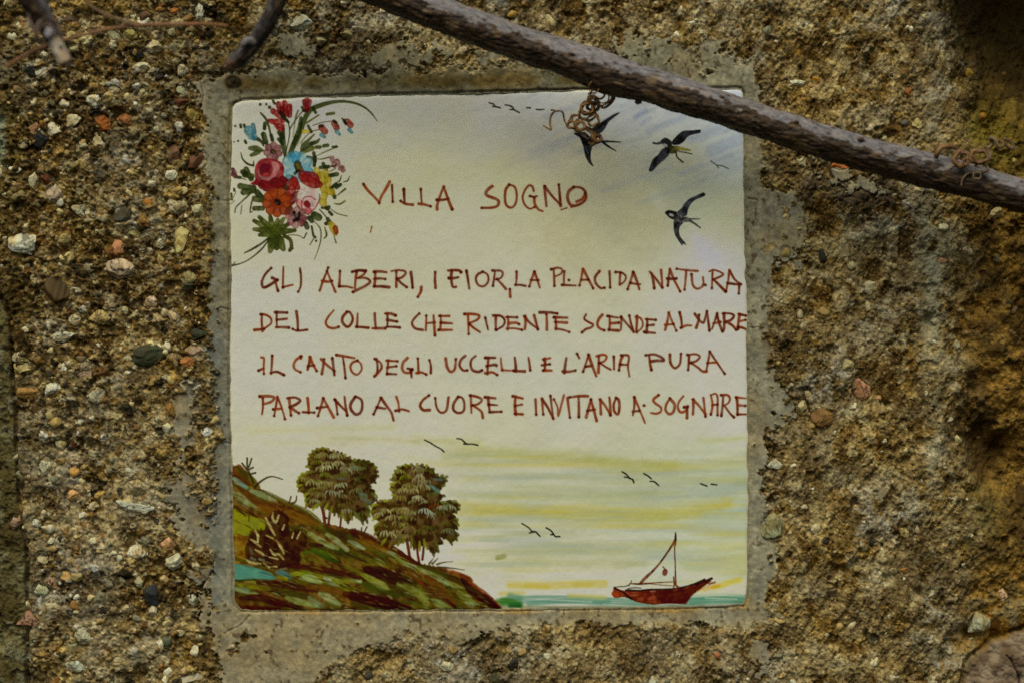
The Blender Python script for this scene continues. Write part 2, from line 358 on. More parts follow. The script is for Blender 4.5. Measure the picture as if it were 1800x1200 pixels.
    col = mix(col, C(172, 160, 130), sstep(.45, .75, sp1) * 0.42); col = mix(col, C(48, 36, 20), sstep(.42, .75, sp2) * 0.5)
    pal = np.array([(164,154,128),(150,134,96),(128,112,78),(172,166,150),(140,118,72),(112,82,40),(122,98,60),(142,124,100),(60,52,40),(96,94,78),(104,72,40),(156,146,112),(34,31,27)], float)
    def grain_col(r1, r2, shift):
        k = np.clip((r1 * len(pal)).astype(int), 0, len(pal) - 1)
        return pal[k] * (0.8 + 0.35 * r2)[..., None]
    mA = sstep(0.5, 2.0, gA * 0.75 - np.maximum(gB * .8, gC * .75)) * (gA > 1)
    mB = sstep(0.0, 1.2, gB * 0.8 - np.maximum(gA * .75, gC * .75)) * (gB > 1)
    mC = (1 - np.maximum(mA, mB)) * sstep(0.4, 1.6, gC)
    gs = 0.32 + 0.34 * left
    col = mix(col, grain_col(c1, c2, 0), mC * (0.22 + 0.2 * left))
    col = mix(col, grain_col(b1, b2, 1), mB * gs)
    col = mix(col, grain_col(a1, a2, 2), mA * (gs + 0.1) * (1 - .3 * limep))
    col = col * (1 + 0.10 * fbm(x / 3.2, y / 3.2, 2, 351) + 0.10 * fbm(x / 5.5, y / 5.5, 2, 357))[..., None]
    tint = np.clip(n130 * 1.1 + .5 * n60b, -1, 1)
    col = col * np.stack([1 + .05 * tint, 1 + .01 * tint, 1.03 - .13 * tint], -1)
    lum = np.clip(col @ np.array([.3, .59, .11]), 4, 255); col = col * ((lum / 84) ** .18)[..., None]
    # right stone: ochre and moss, shade of the upper corner hollow painted in dark brown
    rc = mix(C(124, 92, 40), C(62, 43, 16), np.clip(0.5 + 0.9 * n60 + 0.4 * n18, 0, 1))
    rc = mix(rc, C(142, 112, 56), sstep(0.1, 0.7, n18b + 0.3 * n6) * 0.6); rc = mix(rc, C(46, 32, 14), sstep(.1, .6, n18 - .3 * n6) * .5)
    rc = rc * (1 + .16 * sp1 - .16 * sp2)[..., None]
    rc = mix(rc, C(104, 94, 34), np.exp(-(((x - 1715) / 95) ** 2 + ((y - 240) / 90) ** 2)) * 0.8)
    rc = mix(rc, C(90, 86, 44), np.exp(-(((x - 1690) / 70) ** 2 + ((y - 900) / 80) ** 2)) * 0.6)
    corner_shade = sstep(0.15, 0.6, np.exp(-(((x - 1800) / 150) ** 2 + ((y - 40) / 130) ** 2)) + 0.2 * n60 + 0.1 * n18)
    rc = mix(rc, C(58, 42, 19), corner_shade * 0.8)
    hollow_shade = sstep(0.25, 0.8, np.exp(-(seg_dist(x + 16 * n60, y + 12 * n60b, [(1640, 575), (1690, 690), (1730, 800)]) / 42) ** 2) + 0.15 * n18)  # shade of the slanting hollow, painted into the stone colour
    rc = mix(rc, C(54, 37, 17), hollow_shade * 0.7)
    rc = mix(rc, C(128, 120, 98), sstep(960, 1080, y + 20 * n60) * sstep(-.2, .4, n18) * 0.6)
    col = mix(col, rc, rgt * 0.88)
    strip = jo * sstep(-0.25, 0.2, n18 + 0.3 * n6 + 0.35 * np.exp(-((y - 470) / 130) ** 2)) * (0.3 + 0.6 * np.exp(-((y - 470) / 130) ** 2))
    col = mix(col, C(134, 131, 118), np.clip(strip, 0, 1))
    # dark grey brown band below the vine, upper right of the tile
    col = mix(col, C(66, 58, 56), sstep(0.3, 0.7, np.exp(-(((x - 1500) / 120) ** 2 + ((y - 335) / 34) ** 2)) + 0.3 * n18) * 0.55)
    lc = mix(C(102, 94, 66), C(70, 60, 36), np.clip(0.5 + n60, 0, 1)); lc = mix(lc, C(114, 114, 100), sstep(0.0, 0.7, n18) * 0.6); lc = mix(lc, C(44, 36, 22), sstep(.3, .7, sp2 + .6 * n6) * .5)
    col = mix(col, lc, lst)
    col = mix(col, C(56, 46, 24), sstep(70, 20, x + 20 * n60) * .4 * (1 - lst))
    lich = sstep(14, 4, x + 5 * n18) * sstep(180, 215, y) * sstep(310, 270, y)
    col = mix(col, C(120, 128, 116), lich * 0.8)
    pc = mix(C(112, 97, 74), C(78, 62, 42), np.clip(0.5 + n18, 0, 1)); pc = mix(pc, C(60, 48, 40), pcr)
    col = mix(col, pc, pm)
    # mortar colours
    mc = mix(C(124, 117, 90), C(108, 103, 78), np.clip(0.5 + 0.9 * n60, 0, 1))
    mc = mix(mc, C(86, 91, 86), sstep(430, 350, x) * sstep(420, 560, y) * np.clip(0.75 + 0.8 * n60b, 0, 1))
    mc = mix(mc, C(126, 114, 82), sstep(1060, 1110, y + 20 * n60) * 0.75)
    mc = mix(mc, C(118, 112, 90), sstep(1310, 1340, x) * 0.5)
    mc = mix(mc, C(120, 110, 84), sstep(-34, -48, td) * sstep(430, 350, x) * .8)
    st = np.exp(-((y - 148 - 5 * n60 + (x - 400) * 0.012) / 13) ** 2) * sstep(380, 420, x) * sstep(1130, 1010, x) * np.clip(0.75 + 0.9 * n60b, 0, 1)
    mc = mix(mc, C(84, 68, 30), np.clip(st * 1.2, 0, 1) * 0.9)
    rim = np.exp(-((td + 3) / 5.0) ** 2) * sstep(1040, 1060, y)
    mc = mix(mc, C(120, 88, 36), rim * np.clip(0.45 + 0.6 * n60, 0, 1))
    rim2 = np.exp(-((td + 2) / 7.0) ** 2) * sstep(420, 400, x) * np.clip(0.5 + 0.6 * n60, 0, 1) * sstep(560, 400, y)
    mc = mix(mc, C(118, 100, 60), rim2 * 0.7)
    mc = mix(mc, C(118, 100, 62), sstep(0.0, 0.7, n60b + 0.3 * n18) * 0.4)
    mc = mc * (1 + 0.10 * n18 + 0.12 * n6 + 0.05 * sp1)[..., None]
    mc = mix(mc, C(62, 50, 30), sstep(0.55, 0.9, fbm(x / 9, y / 9, 3, 371)) * 0.7)
    mc = mix(mc, C(40, 36, 28), np.clip(mcr + 0 * x, 0, 1) * sstep(-.3, .4, n18) * 0.6)
    mc = mix(mc, C(34, 30, 26), np.exp(-(((x - 413) / 8) ** 2 + ((y - 151) / 7) ** 2)) * 0.85)
    mc = mix(mc, C(48, 36, 22), ring * 0.75)
    col = mix(col, mc, mort)
    # pebble sockets
    lab = np.zeros(sh, np.int8)
    lab[rgt > 0.5] = 2
    lab[(jo > 0.45) & (strip > 0.2)] = 3
    lab[lst > 0.5] = 4
    lab[pm > 0.5] = 5
    lab[mort > 0.5] = 1
    return hh, col, lab, td, np.maximum(mort, pm)

WH, WC, WL, WT, WM = wall_fields(gx, gy)
for (px, py, rx, ry, rot, c, s) in PEBBLES:
    j0, j1 = np.searchsorted(GX, [px - 45, px + 45]); i0, i1 = np.searchsorted(GY, [py - 45, py + 45])
    if j1 <= j0 or i1 <= i0: continue
    X = gx[i0:i1, j0:j1] - px; Y = gy[i0:i1, j0:j1] - py; t = math.radians(rot)
    e = np.hypot((X * math.cos(t) + Y * math.sin(t)) / rx, (-X * math.sin(t) + Y * math.cos(t)) / ry)
    WH[i0:i1, j0:j1] -= 3.2 * np.exp(-((e - 1.12) / 0.16) ** 2)
    m = e < 0.9; WH[i0:i1, j0:j1][m] = np.minimum(WH[i0:i1, j0:j1][m], WH[i0:i1, j0:j1].mean())

def height_at(px, py):
    j = min(max(int(np.searchsorted(GX, px)), 3), len(GX) - 4); i = min(max(int(np.searchsorted(GY, py)), 3), len(GY) - 4)
    return float(WH[i - 3:i + 4, j - 3:j + 4].mean())

wall = empty('stone_wall', 'rough pebbly wall of ochre concrete and grey mortar holding the painted tile', 'wall')
NY, NX = gx.shape
wv = np.stack([(gx - 900) * U, -WH * U, (600 - gy) * U], -1).reshape(-1, 3)
wk = K_WALL + (K_TILE - K_WALL) * WM[..., None]
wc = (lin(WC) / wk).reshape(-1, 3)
wc = np.clip(wc, 0.004, 0.85)
idx = np.arange(NY * NX).reshape(NY, NX)
quads = np.stack([idx[:-1, :-1], idx[1:, :-1], idx[1:, 1:], idx[:-1, 1:]], -1).reshape(-1, 4)
celllab = WL[:-1, :-1].reshape(-1).astype(int)
keep = (WT[:-1, :-1].reshape(-1) < 14)

def sub_mesh(name, verts, cols, faces, mat, parent):
    u, inv = np.unique(faces, return_inverse=True)
    return mesh_obj(name, verts[u], inv.reshape(faces.shape), cols[u], mat, parent)

names = {0: ('conglomerate_block', M_ROCK), 1: ('mortar_border', M_MORTAR), 2: ('mossy_stone', M_ROCK), 3: ('mortar_joint', M_MORTAR),
         4: ('edge_stone', M_ROCK), 5: ('corner_stone', M_ROCK)}
for k, (nm, mt) in names.items():
    f = quads[(celllab == k) & keep]
    if len(f): sub_mesh(nm, wv, wc, f, mt, wall)
# the body of the wall behind its face: rim and back
rim = np.concatenate([idx[0, :], idx[1:, -1], idx[-1, -2::-1], idx[-2:0:-1, 0]])
rv = wv[rim]; bv = rv.copy(); bv[:, 1] = 0.16
n = len(rim); a = np.arange(n); b = (a + 1) % n
f = np.stack([a, b, b + n, a + n], -1)
mesh_obj('wall_core', np.vstack([rv, bv]), f, np.tile(np.array([[0.2, 0.15, 0.08]]), (2 * n, 1)), M_ROCK, wall, False)
bb = np.array([[GX[0], GY[0]], [GX[-1], GY[0]], [GX[-1], GY[-1]], [GX[0], GY[-1]]])
bk = np.stack([(bb[:, 0] - 900) * U, np.full(4, 0.16), (600 - bb[:, 1]) * U], -1)
mesh_obj('wall_back', bk, np.array([[0, 1, 2, 3]]), np.tile(np.array([[0.2, 0.15, 0.08]]), (4, 1)), M_ROCK, wall, False)

# ------------------------------------------------------------------ pebbles set in the wall
def ico(sub):
    t = (1 + 5 ** 0.5) / 2
    v = [(-1,t,0),(1,t,0),(-1,-t,0),(1,-t,0),(0,-1,t),(0,1,t),(0,-1,-t),(0,1,-t),(t,0,-1),(t,0,1),(-t,0,-1),(-t,0,1)]
    f = [(0,11,5),(0,5,1),(0,1,7),(0,7,10),(0,10,11),(1,5,9),(5,11,4),(11,10,2),(10,7,6),(7,1,8),(3,9,4),(3,4,2),(3,2,6),(3,6,8),(3,8,9),(4,9,5),(2,4,11),(6,2,10),(8,6,7),(9,8,1)]
    v = [np.array(p, float) / np.linalg.norm(p) for p in v]
    for _ in range(sub):
        c = {}; nf = []
        def mid(i, j):
            k = (min(i, j), max(i, j))
            if k not in c:
                p = v[i] + v[j]; v.append(p / np.linalg.norm(p)); c[k] = len(v) - 1
            return c[k]
        for (p, q, r) in f:
            s, t_, u_ = mid(p, q), mid(q, r), mid(r, p)
            nf += [(p, s, u_), (q, t_, s), (r, u_, t_), (s, t_, u_)]
        f = nf
    return np.array(v), np.array(f)
ICO3, ICF3 = ico(4); ICO2, ICF2 = ico(2)

def pebble_geo(rs, base, faces, px, py, rx, ry, rot, c, spk, lift=None):
    """a worn stone: a sphere cut by a few random planes, stretched, half buried"""
    p = base.copy()
    for _ in range(rs.randint(8, 15)):
        nrm = rs.normal(size=3); nrm /= np.linalg.norm(nrm); dd = 0.5 + 0.38 * rs.rand()
        over = np.maximum(p @ nrm - dd, 0); p = p - (over * 0.92)[:, None] * nrm
    s1 = rs.randint(0, 900)
    p = p * 1.12 * (1 + 0.09 * fbm(p[:, 0] * 3 + 40, p[:, 1] * 3 + p[:, 2] * 2.3 + 50, 2, 401 + s1 % 5))[:, None]
    t = math.radians(-rot)
    rd = min(rx, ry) * (0.75 + 0.25 * rs.rand())
    X = p[:, 0] * rx * 1.08; Z = p[:, 2] * ry * 1.08; Dp = p[:, 1] * rd
    wxp = X * math.cos(t) - Z * math.sin(t); wzp = X * math.sin(t) + Z * math.cos(t)
    hgt = height_at(px, py) if lift is None else lift
    cen = hgt + rd * (-0.42 + 0.36 * rs.rand()) - 1
    v = np.stack([(px + wxp - 900) * U, -(cen + Dp) * U, (600 - py + wzp) * U], -1)
    q = p * 1.0
    nz = fbm(q[:, 0] * 2.2 + s1, q[:, 2] * 2.2 + q[:, 1] * 1.7, 3, 421)
    nf = fbm(q[:, 0] * 7 + s1, q[:, 2] * 7 + q[:, 1] * 5, 2, 433)
    cc = np.array(c, float)[None, :] * 1.07 * (1 + 0.14 * nz + 0.06 * nf)[:, None]
    # ochre dirt film in patches and dark mineral flecks
    dirt = sstep(0.15, 0.7, fbm(q[:, 0] * 1.5 + s1 + 9, q[:, 2] * 1.5 + q[:, 1], 3, 441))[:, None] * 0.42
    cc = cc * (1 - dirt) + np.array([[110, 84, 42]]) * dirt * (np.mean(c) / 150 + 0.2)
    coat = sstep(.12, -.12, p[:, 1] - .0 - .40 * nz - .12 * nf)[:, None] * .85
    cc = cc * (1 - coat) + np.array([[106, 84, 44]]) * (1 + .25 * nf)[:, None] * coat
    if spk:
        m = sstep(0.35, 0.5, nf + 0.3 * nz)[:, None] * min(1, spk * 1.5)
        cc = cc * (1 - m) + np.array([[46, 42, 36]]) * m
    return v, np.clip(lin(cc) / K_WALL, 0.004, 0.8)

rs = np.random.RandomState(77)
extra = []
used = [(p[0], p[1], max(p[2], p[3])) for p in PEBBLES]
cand = 0
while len(extra) < 760 and cand < 9000:
    cand += 1
    if rs.rand() < 0.8: x, y = rs.uniform(-40, 380), rs.uniform(-40, 1240)
    else: x, y = rs.uniform(380, 1640), rs.choice([rs.uniform(-30, 90), rs.uniform(1120, 1240)])
    if rs.rand() < 0.22: x, y = rs.uniform(1350, 1800), rs.uniform(-20, 1230)
    r = 3.6 + 5.5 * rs.rand() ** 2.2
    if any((x - a) ** 2 + (y - b) ** 2 < (0.85 * (r + c)) ** 2 for a, b, c in used): continue
    j = int(np.searchsorted(GX, x)); i = int(np.searchsorted(GY, y))
    if WL[i, j] in (1, 4, 5) or (WL[i, j] == 2 and rs.rand() < 0.7): continue
    used.append((x, y, r))
    palx = [(170,162,140),(158,146,112),(140,124,84),(176,172,158),(146,122,78),(120,88,46),(126,104,66),(146,132,112),(52,46,38),(104,102,86),(96,80,58),(148,140,118)]
    c = palx[rs.randint(len(palx))]
    extra.append((x, y, r * (0.8 + 0.5 * rs.rand()), r * (0.7 + 0.4 * rs.rand()), rs.uniform(-60, 60), c, rs.choice([0, 0, 0, .4])))
order = sorted(PEBBLES, key=lambda p: -p[2] * p[3])
for p in order[:100]:
    v, c = pebble_geo(rs, ICO3, ICF3, *p)
    mesh_obj('pebble', v, ICF3, c, M_PEBBLE, wall)
gv, gc, gf, off = [], [], [], 0
for p in list(order[100:]) + extra:
    v, c = pebble_geo(rs, ICO2, ICF2, *p)
    gv.append(v); gc.append(c); gf.append(ICF2 + off); off += len(v)
g = mesh_obj('gravel', np.vstack(gv), np.vstack(gf), np.vstack(gc), M_PEBBLE, wall)
g['kind'] = 'stuff'

# ------------------------------------------------------------------ the painted tile
CX0, CY0, CW, CH = 394, 144, 934, 942
cyy, cxx = np.mgrid[CY0:CY0 + CH, CX0:CX0 + CW].astype(np.float32)
NF = fbm(cxx / 3.0, cyy / 3.0, 2, 601); NM = fbm(cxx / 9.0, cyy / 9.0, 3, 611); NL = fbm(cxx / 60.0, cyy / 60.0, 4, 621)
NS = fbm(cxx / 45.0, cyy / 2.2, 2, 631)        # horizontal brush streaks
ND = fbm((cxx * .8 - cyy * .6) / 3.0, (cxx * .6 + cyy * .8) / 3.0, 2, 637)

CTRL = [(430,200,186,178,142),(430,330,186,178,144),(430,420,188,178,146),(560,185,186,178,146),(640,200,182,174,140),(660,270,188,179,138),(620,340,184,175,138),(750,195,172,166,138),(760,290,180,171,132),(800,235,172,164,132),(860,185,160,158,146),
 (950,172,150,152,149),(950,240,152,150,132),(900,320,174,167,130),(1040,300,166,161,128),(1100,190,148,152,152),(1200,190,150,156,155),(1295,180,168,176,172),
 (1290,260,150,158,156),(1200,300,156,156,130),(1280,380,174,176,140),(1120,380,168,164,126),(1000,400,172,166,128),(800,410,178,174,146),
 (450,520,184,180,158),(450,650,180,178,156),(700,450,178,174,146),(900,500,174,172,148),(1250,470,184,184,166),(900,620,174,174,154),(1250,600,178,180,160),
 (650,720,178,176,154),(1000,720,174,174,152),(1290,720,178,180,160),(430,780,186,178,148),(520,830,184,176,152),(680,820,182,176,152),
 (900,760,174,172,144),(1100,770,174,174,146),(900,850,174,174,148),(1000,940,172,172,144),(1200,800,172,174,148),(1290,900,166,174,150),(1200,950,172,176,152),
 (850,1000,184,180,160),(1000,1015,182,178,160),(1280,1000,178,180,150)]
num = np.zeros((CH, CW, 3)); den = np.zeros((CH, CW))
for (x, y, r, g_, b_) in CTRL:
    w = 1 / (((cxx - x) ** 2 + (cyy - y) ** 2) / 900.0 + 1) ** 1.7
    num += w[..., None] * (np.array([r, g_, b_]) * (1.03 + .11 * float(sstep(440, 190, y)) * float(1 - .5 * sstep(1000, 1200, x))) + np.array([2, 1, -1])); den += w  # base colour lightened towards the top to offset the branch's shadow
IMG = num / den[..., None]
IMG *= (1 + 0.018 * NL + 0.012 * NM)[..., None]
PL = np.zeros((CH, CW), np.int16)
PARTS = []
def part(name, parent=0, label=None):
    PARTS.append((name, parent, label)); return len(PARTS)

def _apply(sl, sd, color, alpha, lab, soft, pool, c2, var, tex):
    a = np.clip(0.5 - sd / soft, 0, 1)
    if soft > 2.5: a = a * a * (3 - 2 * a)
    nm = tex[sl]
    a = a * alpha * np.clip(1 - var * (0.5 + 0.8 * nm), 0, 1)
    c = np.array(color, float)
    cc = np.broadcast_to(c, a.shape + (3,))
    if c2 is not None:
        cc = cc + (np.array(c2, float) - c) * np.clip(0.5 + 0.9 * NM[sl] + 0.3 * tex[sl], 0, 1)[..., None]
    if pool:
        e = np.exp(-((sd + 0.9) / 1.1) ** 2); cc = cc * (1 - pool * e)[..., None]
    IMG[sl] = IMG[sl] * (1 - a[..., None]) + cc * a[..., None]
    if lab: PL[sl] = np.where(a > 0.3, lab, PL[sl])

def S(pts, w, color, a=0.95, lab=0, F=(0, 0, 1), soft=1.2, pool=0.2, c2=None, var=0.14, tex=None, tap=(1, 1), step=0.7):
    """one brush stroke: points in crop coordinates of frame F, width likewise"""
    fx, fy, s = F
    p = np.array(pts, float).reshape(-1, 2) / s + np.array([fx, fy])
    w = np.atleast_1d(np.array(w, float)) / s
    n = len(p)
    if len(w) == 1: w = np.full(n, w[0]); w[0] *= tap[0]; w[-1] *= tap[1]
    if len(w) != n: w = np.interp(np.linspace(0, 1, n), np.linspace(0, 1, len(w)), w)
    q = crom(np.column_stack([p, w]), step) if n > 1 else np.column_stack([p, w])
    r = np.maximum(q[:, 2], 0.4) / 2
    mg = r.max() + soft + 1.5
    x0 = int(max(CX0, math.floor(q[:, 0].min() - mg))); x1 = int(min(CX0 + CW, math.ceil(q[:, 0].max() + mg)))
    y0 = int(max(CY0, math.floor(q[:, 1].min() - mg))); y1 = int(min(CY0 + CH, math.ceil(q[:, 1].max() + mg)))
    if x1 <= x0 or y1 <= y0: return
    sd = np.full((y1 - y0, x1 - x0), 99.0)
    for (x, y, _), rr in zip(q, r):
        m = rr + soft + 1.5
        a0 = max(x0, int(x - m)); a1 = min(x1, int(x + m) + 2); b0 = max(y0, int(y - m)); b1 = min(y1, int(y + m) + 2)
        if a1 <= a0 or b1 <= b0: continue
        d = np.sqrt((np.arange(a0, a1)[None, :] - x) ** 2 + (np.arange(b0, b1)[:, None] - y) ** 2) - rr
        v = sd[b0 - y0:b1 - y0, a0 - x0:a1 - x0]; np.minimum(v, d, out=v)
    sl = (slice(y0 - CY0, y1 - CY0), slice(x0 - CX0, x1 - CX0))
    _apply(sl, sd, color, a, lab, soft, pool, c2, var, NM if tex is None else tex)

def B(pts, color, a=0.95, lab=0, F=(0, 0, 1), soft=1.0, pool=0.12, c2=None, var=0.1, tex=None, smooth=True, wob=0.0):
    fx, fy, s = F
    p = np.array(pts, float).reshape(-1, 2) / s + np.array([fx, fy])
    if smooth: p = crom(p, 3.0, True)
    mg = soft + 3
    x0 = int(max(CX0, p[:, 0].min() - mg)); x1 = int(min(CX0 + CW, p[:, 0].max() + mg)); y0 = int(max(CY0, p[:, 1].min() - mg)); y1 = int(min(CY0 + CH, p[:, 1].max() + mg))
    sl = (slice(y0 - CY0, y1 - CY0), slice(x0 - CX0, x1 - CX0))
    X = cxx[sl] + wob * NM[sl]; Y = cyy[sl] + wob * NF[sl]
    d = seg_dist(X, Y, p, True); sd = np.where(in_poly(X, Y, p), -d, d)
    _apply(sl, sd, color, a, lab, soft, pool, c2, var, NM if tex is None else tex)

def wash(pts, w, color, a, soft=8, tex=None):
    S(pts, w, color, a, 0, soft=soft, pool=0, var=0.35, tex=NS if tex is None else tex, step=2.0)

# --- sky washes: slanting blue smears in the upper right
rb = np.random.RandomState(5)
for i in range(130):
    x = rb.uniform(720, 1300); y = rb.uniform(165, 330)
    if y - 165 > (x - 640) * 0.30: continue
    L = rb.uniform(30, 110); an = -0.42 + rb.uniform(-.12, .12)
    c = [(132,138,146),(136,142,146),(156,156,152),(124,130,132),(176,174,162),(184,182,166)][rb.randint(6)]
    wash([(x, y), (x + L / 2, y + L / 2 * math.tan(an) - 2), (x + L, y + L * math.tan(an))], rb.uniform(3, 9), c, rb.uniform(.12, .34), 6, ND)
for (x, y, L, w, a_) in ((1118,200,16,10,.5),(1128,212,14,8,.35),(1215,240,60,16,.3),(1140,225,60,10,.3),(1250,260,55,22,.3),(960,200,90,10,.25),(930,262,90,8,.2),(1010,262,50,10,.2),(1060,330,120,9,.2),(1120,352,120,8,.18),(1195,300,90,9,.25),(880,290,120,8,.12)):
    wash([(x, y + 6), (x + L, y - 0.3 * L)], w, (104,118,150), a_, 9, ND)
for (x, y, w, a_) in ((1240,440,34,.4),(1225,425,22,.35),(1215,405,12,.3),(1250,460,16,.3),(1150,345,14,.3)): wash([(x, y), (x + 12, y + 18)], w, (206,206,194), a_, 22)
for (x, y, L) in ((640,285,110),(760,300,120),(690,320,140),(880,330,120),(600,250,80)): wash([(x, y), (x + L, y - 8)], 26, (184,168,104), .16, 26)
wash([(640,300),(720,296)], 40, (200,186,134), .25, 40)
wash([(430,215),(450,190)], 30, (200,160,134), .16, 24); wash([(415,340),(430,420)], 30, (200,164,138), .14, 30); wash([(600,355),(700,362)], 16, (196,150,110), .22, 16)
# --- evening streaks over the sea
STK = [([(730,771),(780,775),(842,776)],16,(160,154,88),.55),([(784,800),(850,797),(930,800),(1010,806),(1100,812)],17,(142,142,68),.6),([(745,814),(850,816),(940,815),(1015,816)],13,(176,164,100),.6),
 ([(772,833),(850,836),(930,836),(1020,839),(1120,842)],8,(148,150,134),.5),([(790,866),(900,868),(1000,870),(1080,868),(1150,864)],12,(138,144,112),.6),([(806,893),(880,896),(960,899),(1060,902),(1160,902),(1250,892),(1280,884)],22,(168,152,40),.6),
 ([(840,897),(930,898),(1000,899)],12,(178,150,16),.65),([(1020,899),(1100,900),(1170,902)],11,(170,150,14),.6),([(960,908),(1060,914),(1150,912),(1230,902)],14,(150,144,44),.5),([(1190,890),(1280,884)],12,(170,156,60),.4),
 ([(1232,774),(1270,772),(1306,768)],8,(158,156,84),.7),([(1035,807),(1080,812),(1130,814),(1185,818)],19,(152,148,72),.6),([(1135,817),(1185,816)],10,(136,138,50),.5),([(1100,832),(1200,838),(1312,846)],28,(140,148,104),.45),
 ([(1296,848),(1314,846)],10,(112,130,76),.6),([(1040,866),(1120,866),(1190,862)],18,(142,148,104),.5),([(1130,876),(1210,872),(1290,864)],10,(130,144,148),.6),([(1240,906),(1280,900),(1315,895)],14,(120,138,140),.55),
 ([(850,943),(890,940),(935,936)],7,(140,144,108),.6),([(800,967),(880,968),(980,966),(1100,966)],9,(146,146,92),.6),([(826,977),(900,980),(960,985)],16,(176,170,110),.5),([(940,985),(1010,990),(1100,988)],22,(170,168,116),.5),([(1085,990),(1130,988)],13,(146,146,96),.6),
 ([(800,921),(900,924)],6,(160,162,130),.5),([(1210,985),(1260,984),(1312,992)],32,(172,168,96),.55),([(1225,965),(1312,962)],5,(150,154,108),.5),([(1140,958),(1180,954)],10,(156,156,110),.5),([(1060,955),(1110,958)],12,(166,164,120),.4),
 ([(440,756),(540,754),(690,750)],11,(172,164,110),.6),([(470,776),(560,778),(640,779)],5,(170,156,112),.6),([(560,768),(640,770),(735,774)],9,(156,152,88),.55),([(420,754),(480,752)],5,(176,168,128),.5),([(780,780),(860,786)],8,(170,166,112),.4),
 ([(1080,930),(1200,926),(1312,930)],14,(164,170,140),.5),([(1010,1000),(1100,1004)],10,(178,176,150),.4),([(690,800),(740,806)],10,(180,168,120),.4),([(1100,925),(1310,912)],6,(150,158,120),.4)]
for p, w, c, a_ in STK:
    wash(p, w, c, a_ * .68, 16); wash([(q[0] + 20 * (i == 0), q[1] + 1) for i, q in enumerate(p)], w * .4, c, a_ * .35, 5)
wash([(875,979),(886,976)], 9, (104,112,36), .85, 5)
BW = sstep(770, 850, cxx + 30 * NL) * sstep(775, 815, cyy + 6 * NL) * sstep(1040, 990, cyy)
BN = np.clip(.5 + .9 * fbm(cxx / 160.0, cyy / 11.0, 4, 651), 0, 1) * BW
IMG = IMG + (np.array([158, 160, 112]) - IMG) * (BN * .55)[..., None]
BN = np.clip(.1 + 1.0 * fbm(cxx / 190.0, cyy / 14.0, 3, 661), 0, 1) * BW
IMG = IMG + (np.array([174, 162, 72]) - IMG) * (BN * .52)[..., None]
BN = np.clip(.05 + 1.0 * fbm(cxx / 150.0, cyy / 10.0, 3, 671), 0, 1) * BW
IMG = IMG + (np.array([140, 150, 138]) - IMG) * (BN * .4)[..., None]
# sea
for p, w, c, a_ in [([(885,1056),(960,1052),(1060,1056),(1150,1058),(1310,1052)],15,(98,134,110),.9),([(930,1060),(1010,1054),(1070,1058)],9,(82,126,104),.85),([(1215,1056),(1260,1052),(1306,1054)],10,(74,124,96),.9),
   ([(880,1066),(1000,1067),(1140,1068),(1300,1066)],7,(132,136,92),.8),([(1200,1047),(1270,1044),(1312,1046)],5,(136,156,126),.7)]:
    wash(p, w, c, a_, 4)
for p, w, c, a_ in [([(897,1027),(960,1029),(1010,1026),(1062,1025)],13,(176,160,62),.7),([(925,1027),(962,1030)],7,(176,150,30),.6),([(1010,1027),(1040,1026)],7,(174,152,40),.5),([(1000,1046),(1062,1049)],8,(168,158,66),.7),([(1200,1046),(1230,1036)],7,(176,168,90),.6),
   ([(1255,1032),(1285,1022),(1300,1018)],9,(190,164,40),.8),([(1238,1036),(1262,1028)],6,(198,130,30),.7),([(880,1042),(920,1040)],9,(170,158,70),.6),([(876,1058),(892,1056),(912,1062)],14,(48,98,30),.9),([(896,1046),(915,1050)],9,(70,116,84),.7),([(898,1064),(912,1064)],10,(24,74,34),.8)]:
    wash(p, w, c, a_, 7)
for p in ([(945,1052),(990,1054),(1040,1057)],[(960,1063),(1030,1062)],[(1060,1061),(1110,1064),(1180,1066)],[(1240,1050),(1295,1052)],[(1240,1064),(1312,1062)],[(918,1038),(1040,1042)]): wash(p, 2.2, (190,190,160), .75, 2)

# --- lettering: traced brush strokes, crop frames of the photograph
FT = (620, 300, 4.0909); FA = (440, 455, 4.0909); FB = (880, 455, 4.0); FC = (440, 605, 4.0909); FD = (880, 605, 4.0)
def strokes(txt):
    out = []
    for s in txt.replace('\n', ' ').split(';'):
        s = s.strip()
        if s: out.append([tuple(float(v) for v in q.split(',')) for q in s.split()])
    return out
TITLE = """78,100 110,145 150,185 190,228;190,235 205,190 235,140 266,82;283,105 285,160 288,225;368,135 370,180 373,228;345,220 378,240 432,247;490,135 493,190 497,240;475,240 515,245 560,258;
655,118 630,180 608,250 607,280;655,118 680,190 700,245 716,280;605,212 645,212 690,205;1003,115 975,135 957,165 975,185 1030,205 1050,225 1040,255 1000,268 928,270;
1125,103 1100,140 1095,200 1105,250 1140,268 1170,240 1180,180 1165,120 1125,103;1302,148 1290,115 1265,110 1235,150 1222,200 1240,250 1275,275 1310,262;1275,185 1300,190 1325,185;1305,195 1310,240 1335,280 1365,293;
1380,115 1385,180 1393,258;1380,115 1430,180 1490,245;1482,103 1488,170 1495,255;1590,120 1555,150 1545,195 1560,240 1590,255 1640,240 1675,205 1672,155 1640,125 1590,120;1610,225 1650,205 1672,165"""
TITLE2 = "1500,282 1540,270;1570,265 1640,240;137,405 128,445"
